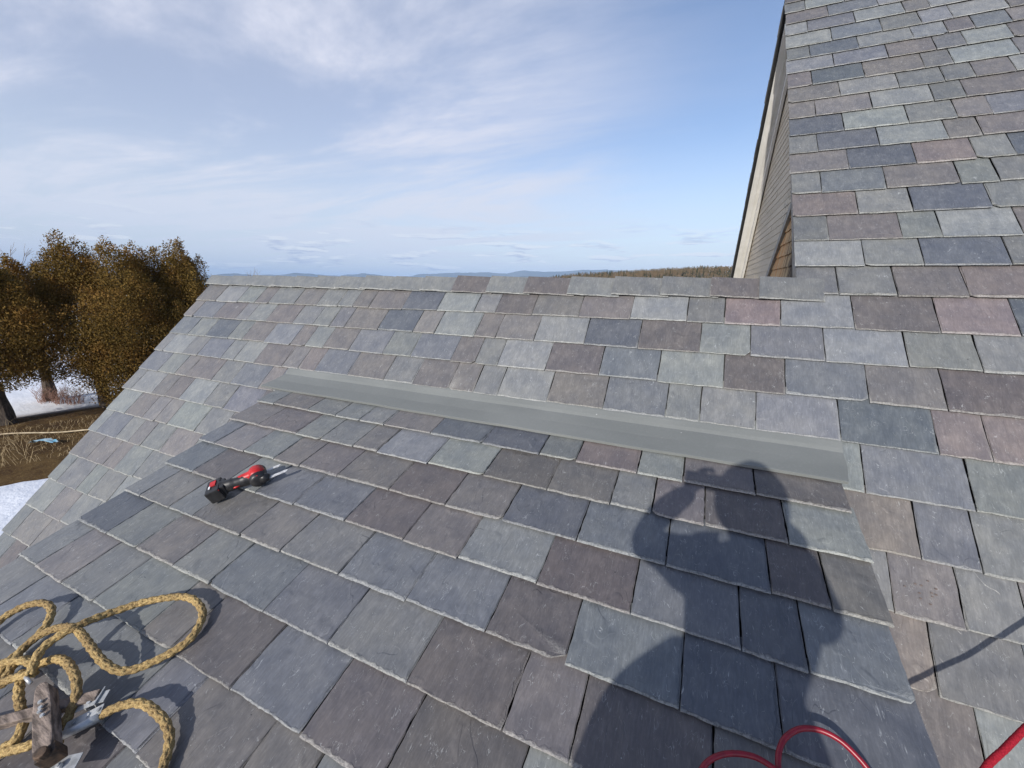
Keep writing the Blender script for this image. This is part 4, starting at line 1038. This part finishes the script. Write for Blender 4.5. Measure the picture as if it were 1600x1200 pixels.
# leafless trees behind
TWIG = simple('pale_grey_twigs', (.16, .13, .11), (.26, .22, .19), 8, .9)
def bare_tree(x, y, gz, H, label, seed, thick=.09, spread=.5, group=None):
    r = random.Random(seed); mb = MB()
    def grow(p, d_, L2, rad, lev):
        q = p + d_ * L2; mb.tube([p, p.lerp(q, .5) + Vector((r.uniform(-1, 1), r.uniform(-1, 1), 0)) * L2 * .05, q], [rad, rad * .85, rad * .7], 5, caps=False)
        if lev == 0: return
        for _ in range(3 if lev > 1 else 4):
            nd = (d_ + Vector((r.uniform(-1, 1), r.uniform(-1, 1), r.uniform(-.2, .5))) * spread).normalized(); grow(p.lerp(q, r.uniform(.55, 1)), nd, L2 * r.uniform(.5, .75), rad * .6, lev - 1)
    grow(Vector((x, y, gz - .2)), Vector((0, 0, 1)), H * .42, thick, 4)
    return tag(mb.build('bare_tree', TWIG, None, fix=False), label, 'tree', group=group)
x, y = polar(-72.6, 62); bare_tree(x, y, gheight(x, y), 13.2, 'leafless pale tree showing between the two left cedars', 5, .10, .62)
x, y = polar(-55.7, 80); bare_tree(x, y, gheight(x, y), 12.4, 'leafless treetop just showing over the left end of the ridge', 8, .07, .6)
m = Mat('dark_spruce', .9, .1); v = m.coord(); z = m.noise(v, .35, 4, .6); at = m.attr('shade')
m.base(m.mix(at.outputs['Fac'], (.022, .032, .014), (.15, .105, .062))); SPRUCE = m.m
def spruce_geo(mb, sh_, x, y, gz, H, W_, r, tone):
    n = 7
    for k in range(6):
        z0 = gz + H * (.10 + .145 * k); z1 = z0 + H * .24; rad = W_ * .5 * (1 - k / 6.6)
        base_ = [(x + rad * math.cos(a) * r.uniform(.7, 1.15), y + rad * math.sin(a) * r.uniform(.7, 1.15), z0 + r.uniform(-.03, .03) * H) for a in [6.283 * i / n + k for i in range(n)]]
        mb.add(base_ + [(x, y, z1)], [(i, (i + 1) % n, n) for i in range(n)]); sh_ += [tone] * (n + 1)
    mb.add([(x - .1, y, gz - 1), (x + .1, y, gz - 1), (x, y, gz + H * .5)], [(0, 1, 2)]); sh_ += [tone] * 3
x, y = polar(-57.2, 95); mb = MB(); sh_ = []; spruce_geo(mb, sh_, x, y, gheight(x, y), 8.6, 2.6, random.Random(3), .1)
o = mb.build('spruce_tree', SPRUCE, None, fix=False); o.data.attributes.new('shade', 'FLOAT', 'POINT').data.foreach_set('value', sh_); tag(o, 'single dark spruce tip above the left end of the ridge', 'tree')
# shrubs and tall dry grass in the yard
STRAW = simple('dry_straw', (.22, .155, .08), (.42, .33, .19), 10, .9)
def tuft(name, x, y, H, n, spread, mat, label, cat, seed, group=None):
    r = random.Random(seed); mb = MB(); gz = gheight(x, y)
    for _ in range(n):
        a = r.uniform(0, 6.283); L2 = H * r.uniform(.5, 1.1); d_ = Vector((math.cos(a) * spread * r.random(), math.sin(a) * spread * r.random(), 1)).normalized(); b0 = Vector((x + r.uniform(-.3, .3) * H, y + r.uniform(-.3, .3) * H, gz - .05))
        mb.tube([b0, b0 + d_ * L2 * .5, b0 + d_ * L2 + Vector((math.cos(a), math.sin(a), -.5)) * L2 * .22], [.012, .009, .004], 4, caps=False)
        if n < 60:
            for _ in range(3):
                t = r.uniform(.3, .9); p = b0 + d_ * L2 * t; a2_ = r.uniform(0, 6.28); mb.tube([p, p + Vector((math.cos(a2_) * .5, math.sin(a2_) * .5, .7)) * L2 * .3], [.006, .003], 3, caps=False)
    return tag(mb.build(name, mat, None, fix=False), label, cat, group=group)
REDTWIG = simple('red_twigs', (.22, .12, .09), (.34, .21, .16), 10, .9)
for i, (az, dd) in enumerate([(-74.3, 37.2), (-73.3, 36.6), (-72.4, 36.0)]):
    x, y = polar(az, dd); tuft('shrub', x, y, 1.25, 46, .7, REDTWIG, 'leafless reddish shrub on the snow behind the cedar trunks', 'shrub', 60 + i, 'leafless shrubs on the snow behind the trunks')
mb = MB(); r = random.Random(9)
for _ in range(420):
    az = r.uniform(-78.5, -71.0); dd = r.uniform(25.0, 31.5); x, y = polar(az, dd); gz = gheight(x, y); a = r.uniform(0, 6.28); L2 = r.uniform(.08, .28)
    if az < -76.2 and r.random() < .5: L2 = r.uniform(.3, .9)
    mb.tube([(x, y, gz - .02), (x + math.cos(a) * L2 * .3, y + math.sin(a) * L2 * .3, gz + L2 * .7), (x + math.cos(a) * L2 * .8, y + math.sin(a) * L2 * .8, gz + L2 * .85)], [.006, .005, .002], 3, caps=False)
tag(mb.build('dry_grass', STRAW, None, fix=False), kind='stuff')
# pale line along the ground and a scrap of blue sheeting
mb = MB(); P = []
for i in range(24):
    t = i / 23; az = -79.0 + 8.5 * t; dd = 30.9 - 3.2 * t; x, y = polar(az, dd); P.append((x, y, gheight(x, y) + .10 + .05 * math.sin(t * 9)))
tag(mb.tube(P, .035, 8) or mb.build('pole', simple('pale_bare_wood', (.42, .34, .22), (.58, .48, .33), 3, .8), None, smooth=True), 'long pale peeled pole lying across the brown grass', 'pole')
m = simple('blue_plastic_sheet', (.12, .34, .48), (.42, .52, .57), 5, .45)
mb = MB(); x, y = polar(-75.5, 27.6); gz = gheight(x, y); nn = 12; r = random.Random(4); vs = []
for i in range(nn + 1):
    for j in range(5):
        u, w_ = i / nn, j / 4; X = x - .45 + 1.0 * u + .1 * w_; Y = y - .2 + .32 * w_ * (1 - .6 * abs(u - .4)) + .5 * u; vs.append((X, Y, gz + .05 + .10 * r.random() + .12 * math.sin(u * 3)))
mb.add(vs, [(i * 5 + j, (i + 1) * 5 + j, (i + 1) * 5 + j + 1, i * 5 + j + 1) for i in range(nn) for j in range(4)])
tag(mb.build('plastic_sheet', m, None, smooth=True), 'crumpled scrap of blue and white plastic sheeting on the brown grass', 'plastic sheet')

# ------------------------------------------------------------------ distant wooded hill
def interp(tab, az):
    if az <= tab[0][0]: return tab[0][1]
    for (a, b), (c_, d_) in zip(tab, tab[1:]):
        if az <= c_: return b + (d_ - b) * (az - a) / (c_ - a)
    return tab[-1][1]
HD = 620.0
def hillh(x, y):
    d_ = math.hypot(x, y); az = math.degrees(math.atan2(x, y)); e = interp(WOOD_LINE, az)
    if az < -22.4: e = .372 - (-22.4 - az) * .35
    if az > 13: e = 2.55
    crest = HD * math.tan(R(e)) - 7.5
    t = min(1, max(0, (d_ - 260) / (HD - 260))); t = t * t * (3 - 2 * t)
    if d_ > HD: t = max(0, 1 - (d_ - HD) / 900)
    lo = gheight(x, y) - 2
    return lo + (crest - lo) * t + 2.5 * noise.noise(Vector((x * .01, y * .01, 0))) * t
m = simple('wood_floor', (.09, .07, .04), (.15, .12, .075), .05, .95)
tag(terrain('hill', [250 + 25 * k for k in range(16)] + [660, 720, 850, 1000, 1300], 90, hillh, m, R(-34), R(60)), kind='structure')
mb = MB(); sh_ = []; r = random.Random(12)
for i in range(5200):
    az = r.uniform(-25, 14); dd = HD - 330 * r.random() ** 1.7 + 14 * r.random()
    x, y = polar(az, dd); gz = hillh(x, y)
    con = noise.noise(Vector((x * .012, y * .012, 5))) * .55 + .36 + (.25 if az < -17 else 0) > r.random()
    if con: spruce_geo(mb, sh_, x, y, gz, r.uniform(5, 10.5), r.uniform(2.2, 4.0), r, r.uniform(0, .25))
    else:
        # leafless hardwood: rounded twiggy crown of small facets
        H = r.uniform(5, 8.5); wd = r.uniform(2.4, 4.4); tone = r.uniform(.6, 1.0)
        for _ in range(16):
            u = r.uniform(-.6, 1); a = r.uniform(0, 6.283); q = (max(0, 1 - u * u)) ** .5 * wd * .5; p = Vector((x + q * math.cos(a), y + q * math.sin(a), gz + H * (.58 + .4 * u))); s_ = r.uniform(.5, 1.1)
            mb.add([p, p + Vector((s_ * .4, 0, s_ * 1.3)), p + Vector((-s_ * .45, s_ * .2, s_ * 1.1))], [(0, 1, 2)]); sh_ += [tone] * 3
        mb.add([(x - .14, y, gz - 1), (x + .14, y, gz - 1), (x, y, gz + H * .8)], [(0, 1, 2)]); sh_ += [1.0] * 3
o = mb.build('woodland', SPRUCE, None, fix=False); o.data.attributes.new('shade', 'FLOAT', 'POINT').data.foreach_set('value', sh_); tag(o, kind='stuff')

# far mountains: three receding folds
MD = 12000.0
def mtn(scale_, dd, seed, wig, name, drop):
    vs = []; fs = []; n = 420; az0, az1 = -100, 60
    rows = (-1500, -700, 0, 900, 2200)
    for j, off in enumerate(rows):
        for i in range(n + 1):
            az = az0 + (az1 - az0) * i / n; d_ = dd + off; x, y = polar(az, d_)
            e = interp(MOUNTAIN, az) if -75 < az < 22 else .8
            top = dd * math.tan(R(e)) * scale_ - drop + wig * noise.fractal(Vector((az * .35, seed, 0)), .6, 2.2, 6)
            k = (0, .55, 1.0, .6, 0)[j]; z = -60 + (top + 60) * k * (1 + .10 * noise.noise(Vector((az * .5, j, seed)))) if k < 1 else top
            vs.append((x, y, z))
    m_ = n + 1
    for j in range(len(rows) - 1):
        for i in range(n): fs.append((j * m_ + i, j * m_ + i + 1, (j + 1) * m_ + i + 1, (j + 1) * m_ + i))
    mb = MB(); mb.add(vs, fs); return tag(mb.build(name, MTN, None, smooth=True), kind='structure')
MTN = simple('forested_mountain', (.035, .045, .035), (.075, .075, .055), .0012, .95, detail=6)
mtn(1.0, MD, 1.0, 28, 'mountains', 0)
mtn(.62, 7500, 5.0, 22, 'foothills', 10)
# air
m = bpy.data.materials.new('air_haze'); m.use_nodes = True; t_ = m.node_tree; t_.nodes.clear()
o_ = t_.nodes.new('ShaderNodeOutputMaterial'); pv = t_.nodes.new('ShaderNodeVolumePrincipled'); pv.inputs['Density'].default_value = .00008
pv.inputs['Color'].default_value = (.50, .70, 1.0, 1); pv.inputs['Anisotropy'].default_value = -.15
t_.links.new(pv.outputs[0], o_.inputs['Volume'])
mb = MB(); mb.box((-1500, 3000, 210), (38000, 34000, 546)); hz = mb.build('haze', m, None); tag(hz, kind='stuff')
